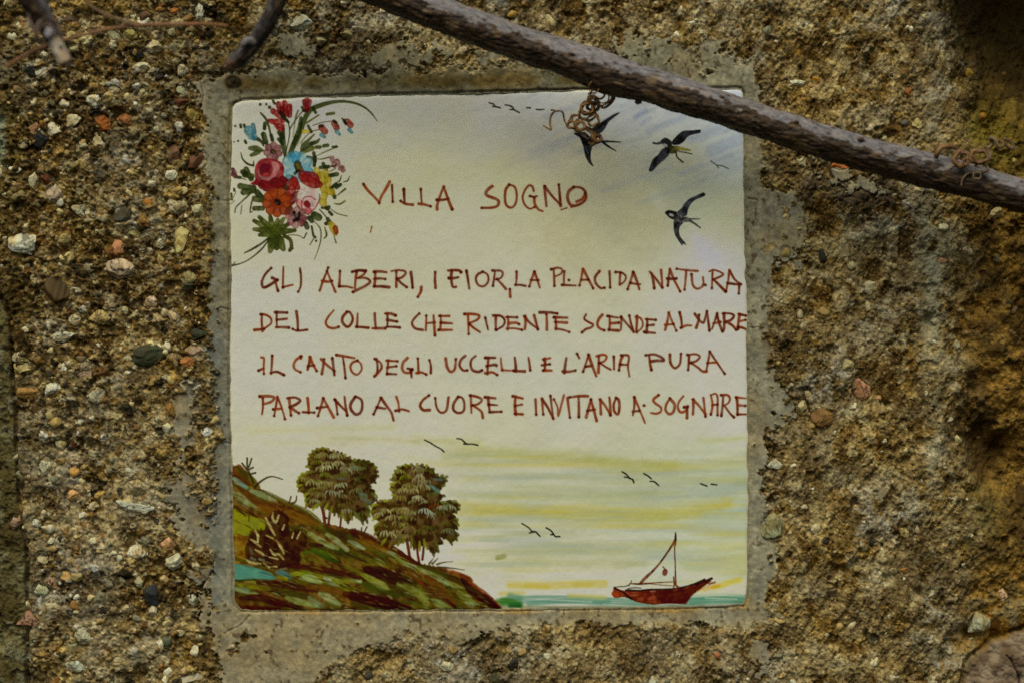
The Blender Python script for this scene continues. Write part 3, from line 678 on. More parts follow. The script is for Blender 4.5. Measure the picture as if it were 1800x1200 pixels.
V1A = """150,68 110,110 85,160 88,200 110,205 155,180 195,152;157,138 195,155;180,160 190,200 200,232;238,58 236,130 235,208;235,205 305,188;357,72 365,130 362,200 345,238;
560,65 540,120 520,170 500,230;552,90 580,160 600,210 612,238;518,160 560,166 588,160;645,90 643,150 640,200;640,200 690,200 735,210;765,95 757,150 753,215;733,95 775,85 830,88;830,88 815,115 770,140;770,140 830,140 862,165 830,195 780,220 738,240;
900,95 897,150 893,200;890,95 930,92 978,98;893,145 930,142 970,147;890,200 940,200 998,205;1050,95 1050,150 1050,203;1015,90 1060,83 1110,90 1115,110 1090,135 1055,145;1055,145 1090,180 1125,205;1155,98 1162,150 1167,208;
1230,205 1225,240 1205,275;1330,98 1328,150 1332,210;1448,85 1445,140 1455,200 1480,203;1423,86 1470,83 1500,86 1516,98;1428,140 1460,141 1496,134;1555,88 1565,150 1575,215;
1670,95 1635,115 1622,150 1640,190 1680,198 1710,165 1708,120 1680,97 1670,95;1760,90 1752,150 1745,195;1742,86 1800,88 1815,110 1800,140 1765,150;1775,148 1810,185 1838,218"""
V1B = """65,215 68,268;112,92 112,140 108,185;105,185 140,185 175,192;238,92 220,140 202,195;238,92 258,150 275,203;212,150 265,152;372,75 376,130 378,192;355,75 400,65 430,75 425,105 385,125;447,90 445,140 445,185;432,185 480,187 528,190;
578,72 568,130 555,188;580,75 610,130 650,208;568,150 615,148;695,88 665,130 668,170 700,205 730,205;765,90 768,140 770,203;842,100 838,140 838,182;808,95 850,98 880,125 870,160 840,183;932,95 915,150 893,215;932,95 955,150 975,215;912,170 950,178 982,180;
1060,100 1072,150 1080,208;1048,92 1090,140 1135,200;1128,80 1133,140 1137,205;1190,70 1182,130 1175,190;1190,75 1220,150 1262,230;1172,140 1215,142 1235,140;1305,85 1300,150 1293,218;1238,72 1300,80 1385,87;
1342,110 1350,180 1375,210 1405,205 1425,180 1422,130;1425,185 1440,185;1490,95 1487,150 1485,208;1467,90 1500,80 1555,100 1558,118 1495,148;1500,150 1545,195 1582,232;1608,82 1600,150 1585,228;1608,82 1645,145 1688,180;1595,172 1640,178 1685,182;1678,180 1674,245;480,150 481,152"""
V2A = """85,400 82,450 88,520;75,400 115,405 148,430 148,465 110,495 75,510;30,512 70,508 100,505;190,385 190,440 192,492;180,385 265,388;190,440 262,432;185,493 230,492 278,495;332,380 340,440 343,510;305,505 340,518 410,510;
600,372 560,420 543,460 560,490 600,500 635,490;695,383 665,420 665,460 700,490 730,460 735,420 715,385 695,383;772,395 770,440 768,490;762,490 800,492 850,497;895,395 897,440 903,500;880,500 970,500;985,395 988,440 985,490;970,395 1010,395 1045,408;985,440 1055,452;980,490 1030,490 1075,495;
1215,395 1180,430 1163,465 1185,500 1240,512;1265,410 1265,460 1262,515;1265,465 1325,458;1318,408 1322,470 1328,550;1370,410 1370,460 1365,510;1360,412 1430,412;1370,460 1450,465;1355,512 1450,512;1565,400 1568,460 1570,540;1540,398 1600,398 1645,410 1630,440 1570,465;1575,470 1610,500 1652,528;
1690,425 1700,470 1710,510;1765,410 1765,460 1765,510;1745,408 1800,412 1828,440 1820,480 1770,512"""
V2B = """50,410 55,450 50,495;38,410 115,412;55,455 105,450 130,460;40,490 100,490 150,500;172,405 175,450 170,495;165,405 210,455 260,490;235,398 250,450 262,497;322,390 325,440 325,498;275,378 340,378 398,385;385,412 390,460 388,495;375,412 468,415;385,445 465,450;385,490 440,500 482,515;
600,392 588,422 615,444 648,462 638,482 600,495 572,517;714,395 690,425 680,460 694,488 728,503;765,405 768,450 765,500;752,403 825,415;768,455 830,450;760,500 828,505;848,410 848,450 845,500;845,410 885,455 935,515;905,400 915,450 935,515;958,405 958,450 955,500 960,518;950,410 985,420 1000,460 985,495 955,515;
1030,425 1030,470 1025,520;1018,425 1090,430;1030,470 1075,465;1010,515 1085,522;1182,380 1172,440 1157,500;1182,380 1205,440 1235,505;1155,465 1215,460;1258,378 1270,430 1275,485;1268,485 1305,470 1340,470;1395,395 1390,440 1375,485;1365,388 1395,430 1425,450 1440,410 1450,370;1450,370 1460,440 1468,505;
1522,385 1505,440 1485,495;1522,385 1535,450 1560,510;1495,455 1545,445;1570,385 1572,450 1570,500;1560,385 1610,385 1640,400 1620,430 1580,445;1590,445 1630,470 1655,500;1680,390 1672,440 1668,495;1675,390 1725,400;1680,440 1722,430;1668,480 1700,485 1735,500"""
V3A = """80,92 98,100 97,150 98,210;60,187 97,170;158,80 155,140 150,210;145,205 190,195 242,218;370,85 330,110 312,150 325,180 362,198;362,84 366,102;430,90 425,130 412,180;430,90 450,140 478,190;415,155 460,150;530,105 525,150 515,210;510,105 550,145 605,190;590,98 597,150 605,220;
665,85 675,150 685,240;620,75 680,85 748,97;770,115 735,130 720,160 735,200 770,215 800,180 795,140 770,115;908,105 915,150 912,200 893,228;895,103 935,130 945,165 925,195 900,222;992,115 988,160 980,215;980,115 1058,120;985,165 1050,155;985,210 1050,213;1130,97 1100,130 1092,170 1110,200 1150,200 1165,180;1130,172 1165,178;1155,185 1160,235;
1205,100 1208,150 1210,205;1195,205 1230,200 1265,215;1288,112 1298,150 1298,205;1405,100 1415,160 1440,195 1470,175 1478,105;1545,82 1515,110 1505,150 1530,185 1560,185;1620,82 1590,110 1585,150 1600,185 1640,195 1665,185;1712,95 1708,150 1705,210;1690,95 1760,95;1700,155 1755,145 1770,150;1690,205 1740,200 1775,218"""
V3B = """2,95 5,140 12,180;8,178 50,182 90,182;100,92 105,140 108,185;95,185 170,188;195,92 203,135 208,180;312,100 312,140 310,180;300,105 348,95;290,145 345,138;300,182 358,182;462,95 455,140 448,198;437,188 480,190 525,182;537,65 552,95;618,72 600,130 580,190;618,72 645,150 672,222;600,155 640,148;
690,80 690,140 687,197;675,82 720,72 745,85 730,115 692,130;700,130 735,155 772,175;795,85 797,130 797,175;858,78 842,120 832,180;848,76 890,75 902,95 895,150 905,222;840,140 890,142;1045,80 1050,130 1060,178;1020,75 1080,70 1130,90 1145,112 1100,113 1060,118;1190,70 1195,130 1225,165 1260,135 1268,65;
1325,75 1322,130 1318,178;1312,72 1370,68 1400,85 1375,115 1325,130;1340,130 1385,160 1420,188 1448,188;1470,50 1460,110 1445,190;1470,50 1510,110 1575,205;1455,130 1515,125"""
V4A = """90,380 92,440 85,500;68,372 130,370 172,380 150,410 90,430;195,375 185,440 172,512;195,375 225,450 250,535;165,465 225,460;280,385 285,440 293,508;265,385 320,380 358,400 335,425 285,450;295,455 330,480 350,492;412,385 418,440 420,490;378,485 460,488;525,385 510,440 487,512;525,385 560,450 600,522;480,455 555,445;
612,395 620,440 627,500;607,395 650,440 690,480;678,375 685,440 697,508;755,375 725,420 722,460 755,500 790,490 805,450 800,400 770,378 755,375;940,382 915,440 887,500;940,382 980,440 1015,490 1030,545;910,450 970,460;1050,375 1065,420 1070,478;1045,475 1090,465 1140,478;1285,365 1240,400 1222,440 1245,470 1290,470;
1330,385 1340,450 1370,488 1410,470 1425,380;1495,375 1465,420 1460,465 1490,490 1530,480 1540,430 1525,385 1495,375;1585,365 1588,430 1590,490;1580,365 1630,375 1665,395 1640,425 1590,440;1600,435 1660,480 1672,525;1710,380 1715,430 1722,485;1688,378 1762,385;1712,430 1775,435;1720,485 1805,482"""
V4B = """105,365 100,430 108,490;85,362 155,378;105,430 150,420;100,485 155,490;245,385 248,440 250,492;292,380 295,440 300,490;290,380 330,440 370,520;350,360 360,440 370,520;375,385 400,440 405,500 425,430 445,355;470,375 478,440 487,512;485,370 550,362 612,362;548,365 550,430 550,508;635,385 620,440 602,510;635,385 655,460 675,535;610,465 665,455;
700,385 703,440 705,488;698,385 735,430 770,490;765,372 770,430 772,495;812,375 795,420 800,470 825,488 835,440 830,390 812,375;940,370 940,430 930,495;940,370 970,440 1015,550;930,470 975,465;1008,428 1012,429;1110,355 1075,385 1085,410 1125,440 1125,470 1095,485 1058,480;1190,378 1165,420 1160,460 1185,488 1215,470 1222,420 1190,378;
1285,362 1255,400 1245,440 1265,475 1300,465 1315,435;1290,440 1315,435;1312,440 1310,515;1355,385 1355,440 1352,490;1350,385 1395,430 1440,490;1425,375 1432,430 1440,505;1478,355 1490,425 1478,490;1478,355 1510,345 1525,370 1525,430 1525,495;1485,425 1525,420;1565,360 1560,430 1552,500;1550,355 1595,355 1612,380 1600,410 1565,430;1575,430 1610,480 1640,510;
1660,375 1665,430 1665,495;1655,370 1722,378;1665,425 1720,430;1665,490 1725,490"""
rl = np.random.RandomState(12)
def write(txt, F, lab, w0=18.5, dark=0.5):
    for st in strokes(txt):
        S(st, w0 + 22, (176, 120, 90), 0.10, 0, F, soft=5, pool=0, var=0.2)
    for st in strokes(txt):
        t = float(np.clip(dark + rl.uniform(-.35, .35), 0, 1))
        lo = np.array((146, 62, 24)); hi = np.array((70, 22, 14))
        c = lo + (hi - lo) * t
        n = len(st); w = w0 * (1 + rl.uniform(-.15, .2)) * (np.linspace(1.15, 0.85, n) if rl.rand() < .6 else np.linspace(.85, 1.15, n))
        S(st, w, c, 0.94, lab, F, soft=1.2, pool=0.1, c2=c * 0.72 + np.array((20, 4, 2)), var=0.22)
        e = st[0] if rl.rand() < .55 else st[-1]
        S([e], w0 * 1.25, np.array((62, 18, 12)), 0.7, lab, F, soft=1.6, pool=0)
L0 = part('title_lettering'); write(TITLE, FT, L0, 18, .45); write(TITLE2, FT, L0, 9, .4)
for A_, B_, tone in ((V1A, V1B, .6), (V2A, V2B, .55), (V3A, V3B, .45), (V4A, V4B, .45)):
    k = part('verse_lettering'); write(A_, FA if A_ in (V1A, V2A) else FC, k, 17.5, tone); write(B_, FB if B_ in (V1B, V2B) else FD, k, 17, tone - .1)

# --- small gulls
BLK = (14, 15, 12)
S1F = (840, 140, 6); G1 = (730, 740, 6); G2 = (840, 870, 6); G3 = (1040, 740, 6)
for F, sts in [(S1F, "120,248 165,262 180,285 235,300;155,288 182,285"), (S1F, "290,270 340,280 370,300 380,320 435,350;340,320 380,318"), (S1F, "515,300 555,302"), (S1F, "615,318 655,320 695,318"), (S1F, "775,325 805,326"),
   (G1, "98,195 160,225 205,255 270,290 302,320"), (G1, "440,180 490,190 540,235 600,238 660,250;510,238 540,236"), (G2, "465,295 530,335 575,380 610,385 655,430;545,395 590,380"), (G2, "720,340 770,370 800,410 820,432 865,432;770,412 800,412"),
   (G3, "322,530 370,560 395,595 430,610 445,645;345,585 395,590"), (G3, "550,548 595,575 630,603;615,630 660,635 708,675"), (G3, "1150,655 1215,680"), (G3, "1260,660 1320,668")]:
    k = part('painted_gull')
    for st in strokes(sts): S(st, 16, BLK, .95, k, F, c2=(44, 46, 34), var=.1)
k = part('painted_gull', 0, 'faded olive gull stroke near the right edge')
SW2 = (1110, 200, 8.571)
for st in strokes("1195,715 1270,770 1310,820;1290,780 1370,790 1460,830"): S(st, 18, (66, 80, 56), .9, k, SW2)

# --- swallows
INK = (14, 14, 15)
k = part('painted_swallow')
B([(1500,350),(1450,360),(1380,400),(1290,460),(1190,530),(1240,580),(1290,570),(1340,520),(1380,450),(1440,400)], INK, .97, k, S1F, c2=(26, 27, 29))
B([(1080,600),(1110,700),(1130,800),(1170,880),(1222,922),(1195,860),(1190,780),(1205,700),(1190,610)], INK, .97, k, S1F, c2=(26, 27, 29))
B([(1010,572),(1060,556),(1130,560),(1210,630),(1280,640),(1295,668),(1210,695),(1110,690),(1080,620)], INK, .97, k, S1F)
for st in strokes("1280,655 1380,655 1510,662;1320,665 1380,710 1455,755"): S(st, [26, 20, 10], INK, .95, k, S1F)
S([(1130,700),(1165,780)], [4, 14], (120, 124, 134), .6, k, S1F); S([(1250,560),(1330,490)], 8, (90, 94, 100), .5, k, S1F); S([(1100,590),(1150,620)], 18, (150, 150, 150), .6, k, S1F)
k = part('painted_swallow')
B([(1045,245),(900,255),(780,265),(690,330),(610,420),(625,472),(730,465),(800,410),(870,335),(1040,290)], INK, .97, k, SW2, c2=(26, 27, 29))
B([(440,410),(510,365),(580,400),(610,450),(590,560),(520,520),(470,470)], (26, 28, 24), .97, k, SW2)
S([(330,445),(380,455),(440,440)], [34, 30, 46], (30, 40, 38), .95, k, SW2)
S([(540,545),(620,545),(690,530)], [100, 120, 80], (48, 48, 18), .95, k, SW2, c2=(74, 72, 26))
S([(690,520),(790,540),(885,552)], [60, 45, 30], (138, 128, 48), .9, k, SW2, c2=(110, 104, 40)); S([(720,575),(820,590),(908,612)], 18, (44, 42, 30), .95, k, SW2); S([(670,590),(690,660),(775,735)], 24, (46, 44, 28), .95, k, SW2)
B([(570,520),(470,530),(400,620),(320,690),(290,770),(258,862),(312,872),(360,820),(420,760),(500,690),(565,620)], (18, 18, 20), .97, k, SW2, c2=(38, 39, 44))
for st in strokes("330,690 305,830;440,640 410,700;480,650 440,720;390,740 370,790;650,440 690,380;720,350 760,310"): S(st, 12, (120, 120, 118), .4, k, SW2)
S([(495,475),(520,485)], 46, (176, 176, 168), .9, k, SW2)
SW3 = (1110, 310, 8.571)
k = part('painted_swallow')
B([(1118,268),(1085,245),(980,290),(860,350),(790,420),(755,480),(690,540),(720,600),(830,595),(850,510),(890,430),(960,360),(1105,298)], (24, 25, 28), .97, k, SW3, c2=(48, 51, 56))
B([(500,555),(540,515),(620,520),(690,545),(710,600),(660,655),(590,640),(530,590)], (16, 16, 18), .97, k, SW3)
S([(690,620),(750,650),(800,650)], [90, 90, 80], (24, 24, 26), .95, k, SW3, c2=(60, 56, 50)); S([(830,655),(870,660)], [80, 50], (84, 84, 80), .9, k, SW3)
S([(880,645),(950,645),(1030,643)], [26, 22, 14], (70, 70, 60), .9, k, SW3); S([(880,670),(960,720),(1035,778)], [40, 30, 22], (62, 64, 56), .92, k, SW3)
B([(650,650),(780,690),(730,760),(715,830),(740,920),(800,990),(828,1042),(780,1020),(765,1050),(700,960),(650,870),(635,760)], (20, 20, 22), .97, k, SW3, c2=(48, 48, 52))
S([(585,580),(615,590)], 40, (200, 196, 186), .9, k, SW3)
for st in strokes("690,560 710,590;740,590 750,620;690,660 740,690;760,690 790,665"): S(st, 14, (186, 182, 166), .7, k, SW3)
for st in strokes("1000,310 900,370 850,450;950,320 860,400"): S(st, 10, (88, 92, 102), .5, k, SW3)

# --- hillside
H1 = (390, 740, 6); H2 = (390, 900, 6); H3 = (620, 780, 6); H4 = (620, 900, 6)
hill = part('painted_hillside')
HP = [(400,822),(407,820),(420,818),(431,827),(445,838),(455,855),(465,862),(483,872),(498,880),(520,888),(540,898),(557,912),(570,918),(590,922),(612,928),(632,932),(650,940),(670,952),(692,957),(713,973),(723,978),(737,988),(762,993),(778,998),(803,1005),(827,1015),(830,1023),(850,1040),(870,1053),(884,1072),(884,1082),(400,1082)]
B(HP, (62, 36, 13), .97, hill, smooth=True, c2=(96, 68, 22), var=.04, wob=1.5)
rh = np.random.RandomState(31)
hp = np.array(HP, float)
def hill_y(x): return np.interp(x, hp[:30, 0], hp[:30, 1])
pal_h = [(92,88,24),(52,22,8),(40,16,6),(104,66,20),(104,102,28),(70,68,18),(110,78,24),(48,44,14),(56,62,20),(36,14,6),(116,116,44),(64,76,26)]
for i in range(330):
    x = rh.uniform(404, 870); yt = hill_y(x); y = rh.uniform(yt + 3, 1072)
    depth = (y - yt) / (1075 - yt + 1)
    L = rh.uniform(12, 42); sl_ = (0.55 if depth < .45 else 0.28) + rh.uniform(-.15, .15)
    c = pal_h[rh.randint(len(pal_h))]
    if x + L > 868 or hill_y(min(x + L, 880)) > y + L * sl_ - 2: continue
    S([(x, y), (x + L / 2, y + L / 2 * sl_ - 1.5), (x + L, y + L * sl_)], [2, rh.uniform(4, 11), 1.5], c, rh.uniform(.45, .85), hill, soft=2.0, pool=0, var=.35, tex=ND)
ND2 = fbm((cxx * .9 + cyy * .44) / 16.0, (-cxx * .44 + cyy * .9) / 2.4, 3, 643)
for i in range(46):
    x = rh.uniform(404, 800); yt = hill_y(x); y = rh.uniform(yt + 18, 1066); L = rh.uniform(40, 110)
    if x + L > 866 or hill_y(min(x + L, 880)) > y + L * .3 - 6: continue
    S([(x, y), (x + L / 2, y + L * .13), (x + L, y + L * .3)], [4, rh.uniform(10, 20), 3], [(48,58,18),(60,70,22),(34,40,12),(70,66,18)][rh.randint(4)], rh.uniform(.3, .6), hill, soft=7, pool=0, var=.4, tex=ND)
def Hs(F, sts, w, c, a_=.9, c2=None, soft=2.4):
    for st in strokes(sts): S(st, w, c, a_, hill, F, soft=soft, pool=.06, c2=c2 if c2 is not None else tuple(.7 * v for v in c), var=.35, tex=ND2)
Hs(H1, "120,490 200,560 260,620;180,480 260,560 330,650 380,690", [60, 80, 50], (110, 54, 16)); Hs(H1, "150,485 250,560 340,640 380,700", [40, 70, 70, 40], (84, 84, 22), .85)
Hs(H1, "130,600 190,650 260,700", [40, 60, 40], (128, 146, 104), .9, (100, 140, 120)); Hs(H1, "120,760 200,800 280,860 370,910", [50, 80, 60, 20], (108, 112, 48), .9, (140, 150, 110))
Hs(H1, "300,730 400,760 480,800 570,830", [30, 70, 60, 20], (112, 124, 74), .95, (146, 150, 110)); Hs(H1, "440,735 560,790 680,850 800,900 920,960 1030,1050", [30, 40, 40, 44, 50, 40], (88, 84, 24), .85)
Hs(H1, "170,680 260,760 380,850 560,880", [30, 60, 50, 40], (96, 48, 14), .85); Hs(H1, "400,900 600,960 800,1010 1000,1080", [60, 110, 110, 60], (122, 76, 22), .7, (96, 56, 16))
B([(115,930),(230,960),(330,1000),(450,1040),(440,1150),(300,1150),(290,1200),(115,1195)], (128, 128, 22), .9, hill, H1, soft=3, c2=(112, 116, 32)); S([(130,900),(220,970),(245,1000)], 12, (56, 44, 14), .8, hill, H1); S([(290,960),(285,1050)], 14, (64, 56, 16), .8, hill, H1)
B([(118,235),(250,245),(290,270),(260,400),(240,520),(118,520)], (100, 62, 18), .85, hill, H2, soft=4, c2=(130, 104, 28)); S([(130,480),(260,520)], 40, (70, 60, 16), .8, hill, H2)
# dark bush
B([(250,400),(300,230),(400,180),(460,160),(500,30),(560,-20),(640,-20),(700,60),(710,180),(860,200),(900,300),(860,420),(820,540),(700,570),(560,600),(450,570),(380,540),(280,500)], (44, 22, 8), .93, hill, H2, soft=2.5, c2=(60, 34, 12), wob=3)
Hs(H2, "460,50 500,130 560,240;540,0 535,60 570,100 600,30;350,190 380,240 380,310;300,280 350,310 410,360;470,240 540,275;570,290 610,340 655,430;350,390 420,430 440,450;510,390 550,440 600,440;590,430 650,490;500,470 590,490;260,500 320,530 410,540;440,530 500,580;500,570 580,570;660,130 640,180;830,200 795,270;755,215 740,265", [14, 30, 20], (186, 174, 106), .97, (164, 152, 88), soft=1.2)
Hs(H2, "300,380 320,430;310,480 350,500;400,490 440,500", 30, (120, 140, 108), .7); Hs(H2, "620,600 680,590", 26, (130, 120, 96), .6)
# mid slope
S([(120,600),(300,620),(500,680)], 80, (56,104,84), .6, hill, H2, soft=6)
B([(118,560),(160,540),(300,565),(420,600),(520,640),(585,690),(480,705),(300,700),(160,710),(118,690)], (78, 130, 100), .95, hill, H2, soft=2, c2=(66, 122, 104)); S([(150,720),(350,705)], 18, (36, 66, 24), .8, hill, H2)
Hs(H2, "580,625 660,650 730,690", [30, 60, 30], (70, 130, 126), .9); Hs(H2, "590,680 680,700", 40, (150, 142, 24), .9); Hs(H2, "740,650 860,640 980,680 1080,700 1240,730 1440,720", [40, 80, 90, 80, 60, 30], (126, 132, 28), .9, (108, 116, 30))
Hs(H2, "830,690 930,690 1050,740", [30, 80, 30], (150, 160, 104), .9, (130, 150, 90)); Hs(H2, "1090,690 1150,730 1230,770", [40, 60, 20], (152, 166, 128), .9); Hs(H2, "1370,710 1460,725", 40, (140, 156, 92), .9)
Hs(H2, "1470,650 1580,700 1700,770 1770,815", [30, 90, 70, 10], (110, 118, 32), .92, (136, 138, 66)); Hs(H2, "1180,720 1330,800 1500,830", [40, 60, 30], (112, 112, 26), .85); Hs(H2, "1250,760 1380,830;1290,745 1390,810", 12, (44, 26, 8), .8)
Hs(H2, "920,220 1000,270 1110,330 1220,380", [50, 60, 60, 40], (120, 124, 44), .85, (136, 146, 92)); Hs(H2, "1110,230 1200,290 1320,390", [40, 60, 50], (124, 132, 62), .85, (146, 158, 110)); Hs(H2, "1090,340 1180,370;1240,330 1330,390;1340,300 1420,340 1500,380", [30, 60, 30], (144, 156, 104), .85)
Hs(H2, "860,420 1000,400 1120,450 1230,510", [30, 60, 60, 20], (70, 84, 24), .85, (56, 84, 22)); Hs(H2, "960,400 1080,470 1220,520", [30, 40, 20], (44, 80, 24), .8); Hs(H2, "840,430 870,520", 40, (124, 116, 36), .8); Hs(H2, "940,330 1050,350", 40, (48, 20, 6), .8)
Hs(H2, "700,560 1000,590 1250,640 1450,690", [50, 60, 60, 40], (60, 22, 8), .85); Hs(H2, "130,750 300,780 500,810", [40, 50, 30], (118, 118, 26), .9); Hs(H2, "130,800 230,820 380,860", [40, 60, 20], (124, 142, 74), .9, (110, 140, 100)); Hs(H2, "380,740 600,750 800,790 1000,820", [40, 70, 70, 40], (56, 26, 10), .9)
Hs(H2, "900,780 1100,800 1300,850", [40, 80, 40], (110, 66, 18), .85); Hs(H2, "200,900 400,900 620,960 830,1010", [40, 80, 80, 50], (52, 16, 8), .9); Hs(H2, "190,1000 400,1010 600,1020", [60, 50, 40], (66, 20, 10), .95); Hs(H2, "560,850 750,860 950,900", [40, 70, 50], (58, 58, 16), .85)
Hs(H2, "690,900 780,930 900,960 1010,990", [50, 70, 60, 30], (100, 108, 46), .9, (124, 136, 76)); Hs(H2, "930,900 980,950 1060,990", [50, 80, 40], (128, 144, 92), .85); Hs(H2, "1040,860 1130,900 1250,970", [50, 80, 30], (120, 132, 76), .9, (140, 152, 98)); Hs(H2, "1300,860 1500,880 1800,960", [60, 90, 120], (70, 22, 8), .85); Hs(H2, "1400,820 1490,800", 30, (104, 84, 24), .8)
Hs(H4, "0,190 150,240 300,320 450,400 600,500 700,545", [50, 50, 60, 60, 50, 40], (70, 24, 12), .9); Hs(H4, "340,400 450,450 560,540 700,590 850,660 1000,740 1180,800", [30, 44, 50, 50, 56, 56, 16], (108, 116, 48), .92, (132, 146, 98)); Hs(H4, "700,560 850,600 1000,660 1150,760 1200,800", [40, 50, 40, 40, 20], (60, 54, 16), .8)
Hs(H4, "950,590 1100,640 1230,700 1260,760 1400,860 1560,1010", [30, 40, 50, 50, 50, 40], (96, 40, 16), .9, (130, 62, 24)); Hs(H4, "1150,700 1250,820 1400,920 1530,1010", [30, 80, 90, 60], (44, 14, 8), .9)
Hs(H4, "150,600 300,640 450,700 600,760", [80, 140, 120, 60], (44, 16, 8), .85); Hs(H4, "50,290 200,340 330,400", [40, 80, 60], (116, 78, 22), .85); Hs(H4, "480,750 600,800 750,900 780,990", [40, 80, 90, 60], (92, 96, 30), .9, (116, 120, 54)); Hs(H4, "690,770 780,830 830,900", [30, 60, 20], (100, 100, 34), .85)
Hs(H4, "850,920 930,970 1060,1005", [50, 80, 20], (112, 124, 54), .92, (132, 146, 84)); Hs(H4, "1120,850 1200,900 1320,980", [60, 90, 40], (98, 104, 34), .85); Hs(H4, "1200,950 1260,965 1330,980", [40, 50, 20], (126, 142, 88), .8); Hs(H4, "620,640 700,720 850,880", [30, 60, 60], (104, 50, 18), .75); Hs(H4, "780,680 900,800 1050,960", [60, 110, 90], (112, 66, 20), .7)
Hs(H4, "900,860 1000,930 1080,1000", [20, 40, 30], (60, 20, 10), .85); Hs(H4, "0,880 300,950 600,1000", [100, 120, 50], (46, 14, 8), .85); Hs(H4, "0,960 160,1010", [50, 30], (58, 58, 18), .8)
for i in range(420):
    x = rh.uniform(404, 868); yt = hill_y(x); y = rh.uniform(yt + 4, 1071)
    dp = (y - yt) / (1075 - yt + 1); sl_ = (0.55 if dp < .45 else .3) + rh.uniform(-.12, .12); L = rh.uniform(6, 22)
    if x + L > 872 or hill_y(min(x + L, 880)) > y + L * sl_ - 2: continue
    c = [(36,14,6),(48,20,8),(98,64,20),(124,122,44),(66,40,14),(30,28,8),(132,134,84),(76,86,32)][rh.randint(7)]
    S([(x, y), (x + L / 2, y + L / 2 * sl_ - .8), (x + L, y + L * sl_)], [.8, rh.uniform(1.2, 3.2), .8], c, rh.uniform(.3, .7), hill, soft=1.2, pool=0, var=.4, tex=ND)
# grass blades on the ridge
for st in strokes("335,650 300,560 270,480 268,385;285,480 315,390;290,505 330,485;300,555 355,540;270,510 215,440"): S(st, 20, (52, 46, 20), .95, hill, H1)
for st in strokes("350,690 400,640 480,590 550,582 640,610;710,860 730,790;740,865 780,840 790,785;1470,1170 1475,1120;1500,1170 1530,1110;1410,1160 1405,1130"): S(st, [28, 18, 12] if len(st) > 2 else 16, (58, 42, 18), .95, hill, H1)
for st in strokes("810,535 850,485;840,540 900,480;890,545 960,525 1055,515;900,575 1040,585 1180,605"): S(st, [24, 14, 8], (72, 58, 22), .95, hill, H4)

# --- trees on the hill
def leaf_fan(F, cx, cy, n, L, w, c, lab, a0=20, a1=160, rs_=rh):
    """a drooping hand of leaves: a comb of short strokes hanging from a low arch"""
    k = rs_.uniform(-.9, .9)
    for i in range(n):
        t = (i + .5) / n * 2 - 1 + rs_.uniform(-.08, .08)
        sx_, sy_ = cx + t * L * .55, cy - (1 - t * t) * L * .22 + k * t * 14
        ex, ey = cx + t * L * 1.05 + k * 12, cy + L * (.42 + .16 * rs_.rand()) + abs(t) * L * .05 + k * t * 20
        cc = np.array(c) * rs_.uniform(.78, 1.12)
        S([(sx_, sy_), ((sx_ + ex) / 2 + t * L * .12, (sy_ + ey) / 2 - L * .06), (ex, ey)], [w * .5, w, w * .4], cc, .92, lab, F, soft=1.0, pool=.1, var=.25)
def tree(F, poly, trunks, fans, yg, teal, lightdots):
    k = part('painted_tree')
    for st, w in trunks: S(st, w, (96, 34, 18), .95, k, F, c2=(60, 22, 12))
    for p, w in yg: S(p, w, (140, 138, 24), .92, k, F, soft=1.6, c2=(120, 116, 26))
    B(poly, (42, 25, 8), .96, k, F, soft=1.2, c2=(66, 44, 15), wob=1.2)
    r0 = np.random.RandomState(int(poly[0][0]) + 5); pc_ = np.array(poly, float).mean(0); ol = crom(poly, 42, True); xs0, xs1 = ol[:, 0].min(), ol[:, 0].max()
    for (ox, oy) in ol:
        v = np.array([ox, oy]) - pc_; v /= np.linalg.norm(v) + 1e-6; v = v + np.array([0, .5]); tt = (ox - xs0) / (xs1 - xs0)
        c = [(132, 134, 34), (104, 104, 32), (104, 92, 34)][r0.randint(3)] if tt < .4 else ([(104, 96, 34), (70, 54, 20), (122, 118, 34)][r0.randint(3)] if tt < .7 else [(64, 62, 24), (50, 40, 16), (88, 92, 34)][r0.randint(3)])
        Lq = r0.uniform(2, 26)
        S([(ox - v[0] * 40, oy - v[1] * 40), (ox, oy - 8), (ox + v[0] * Lq, oy + v[1] * Lq)], [20, 34, 18], c, .92, k, F, soft=1.4, pool=.15, var=.2)
    P = np.array(poly, float); x0, y0 = P.min(0); x1, y1 = P.max(0)
    r = np.random.RandomState(int(x1)); made = 0
    for i in range(900):
        if made >= fans: break
        x, y = r.uniform(x0, x1), r.uniform(y0, y1)
        if not in_poly(np.array([x]), np.array([y]), poly)[0]: continue
        ok = in_poly(np.array([x, x, x - 45, x + 45]), np.array([y - 30, y + 55, y + 20, y + 20]), poly).all()
        if not ok: continue
        made += 1
        tx = (x - x0) / (x1 - x0)
        if tx < .45: c = [(150, 142, 90), (112, 116, 38), (124, 118, 54), (72, 56, 18)][r.randint(4)]
        elif tx < .7: c = [(138, 134, 94), (86, 84, 30), (54, 34, 11), (112, 114, 62)][r.randint(4)]
        else: c = [(66, 64, 22), (42, 26, 9), (84, 86, 36), (52, 50, 16)][r.randint(4)]
        leaf_fan(F, x, y - 20, r.randint(3, 6), r.uniform(42, 78), r.uniform(16, 24), c, k, 0, 0, r)
    for x, y, L, c in lightdots: leaf_fan(F, x, y, 5, L * rh.uniform(.65, .95), 19, np.array(c) * np.array([1.02, 1.08, 1.0]), k)
    for p, w in teal: S(p, w, (92, 128, 116), .7, k, F, soft=3, var=.4)
    return k
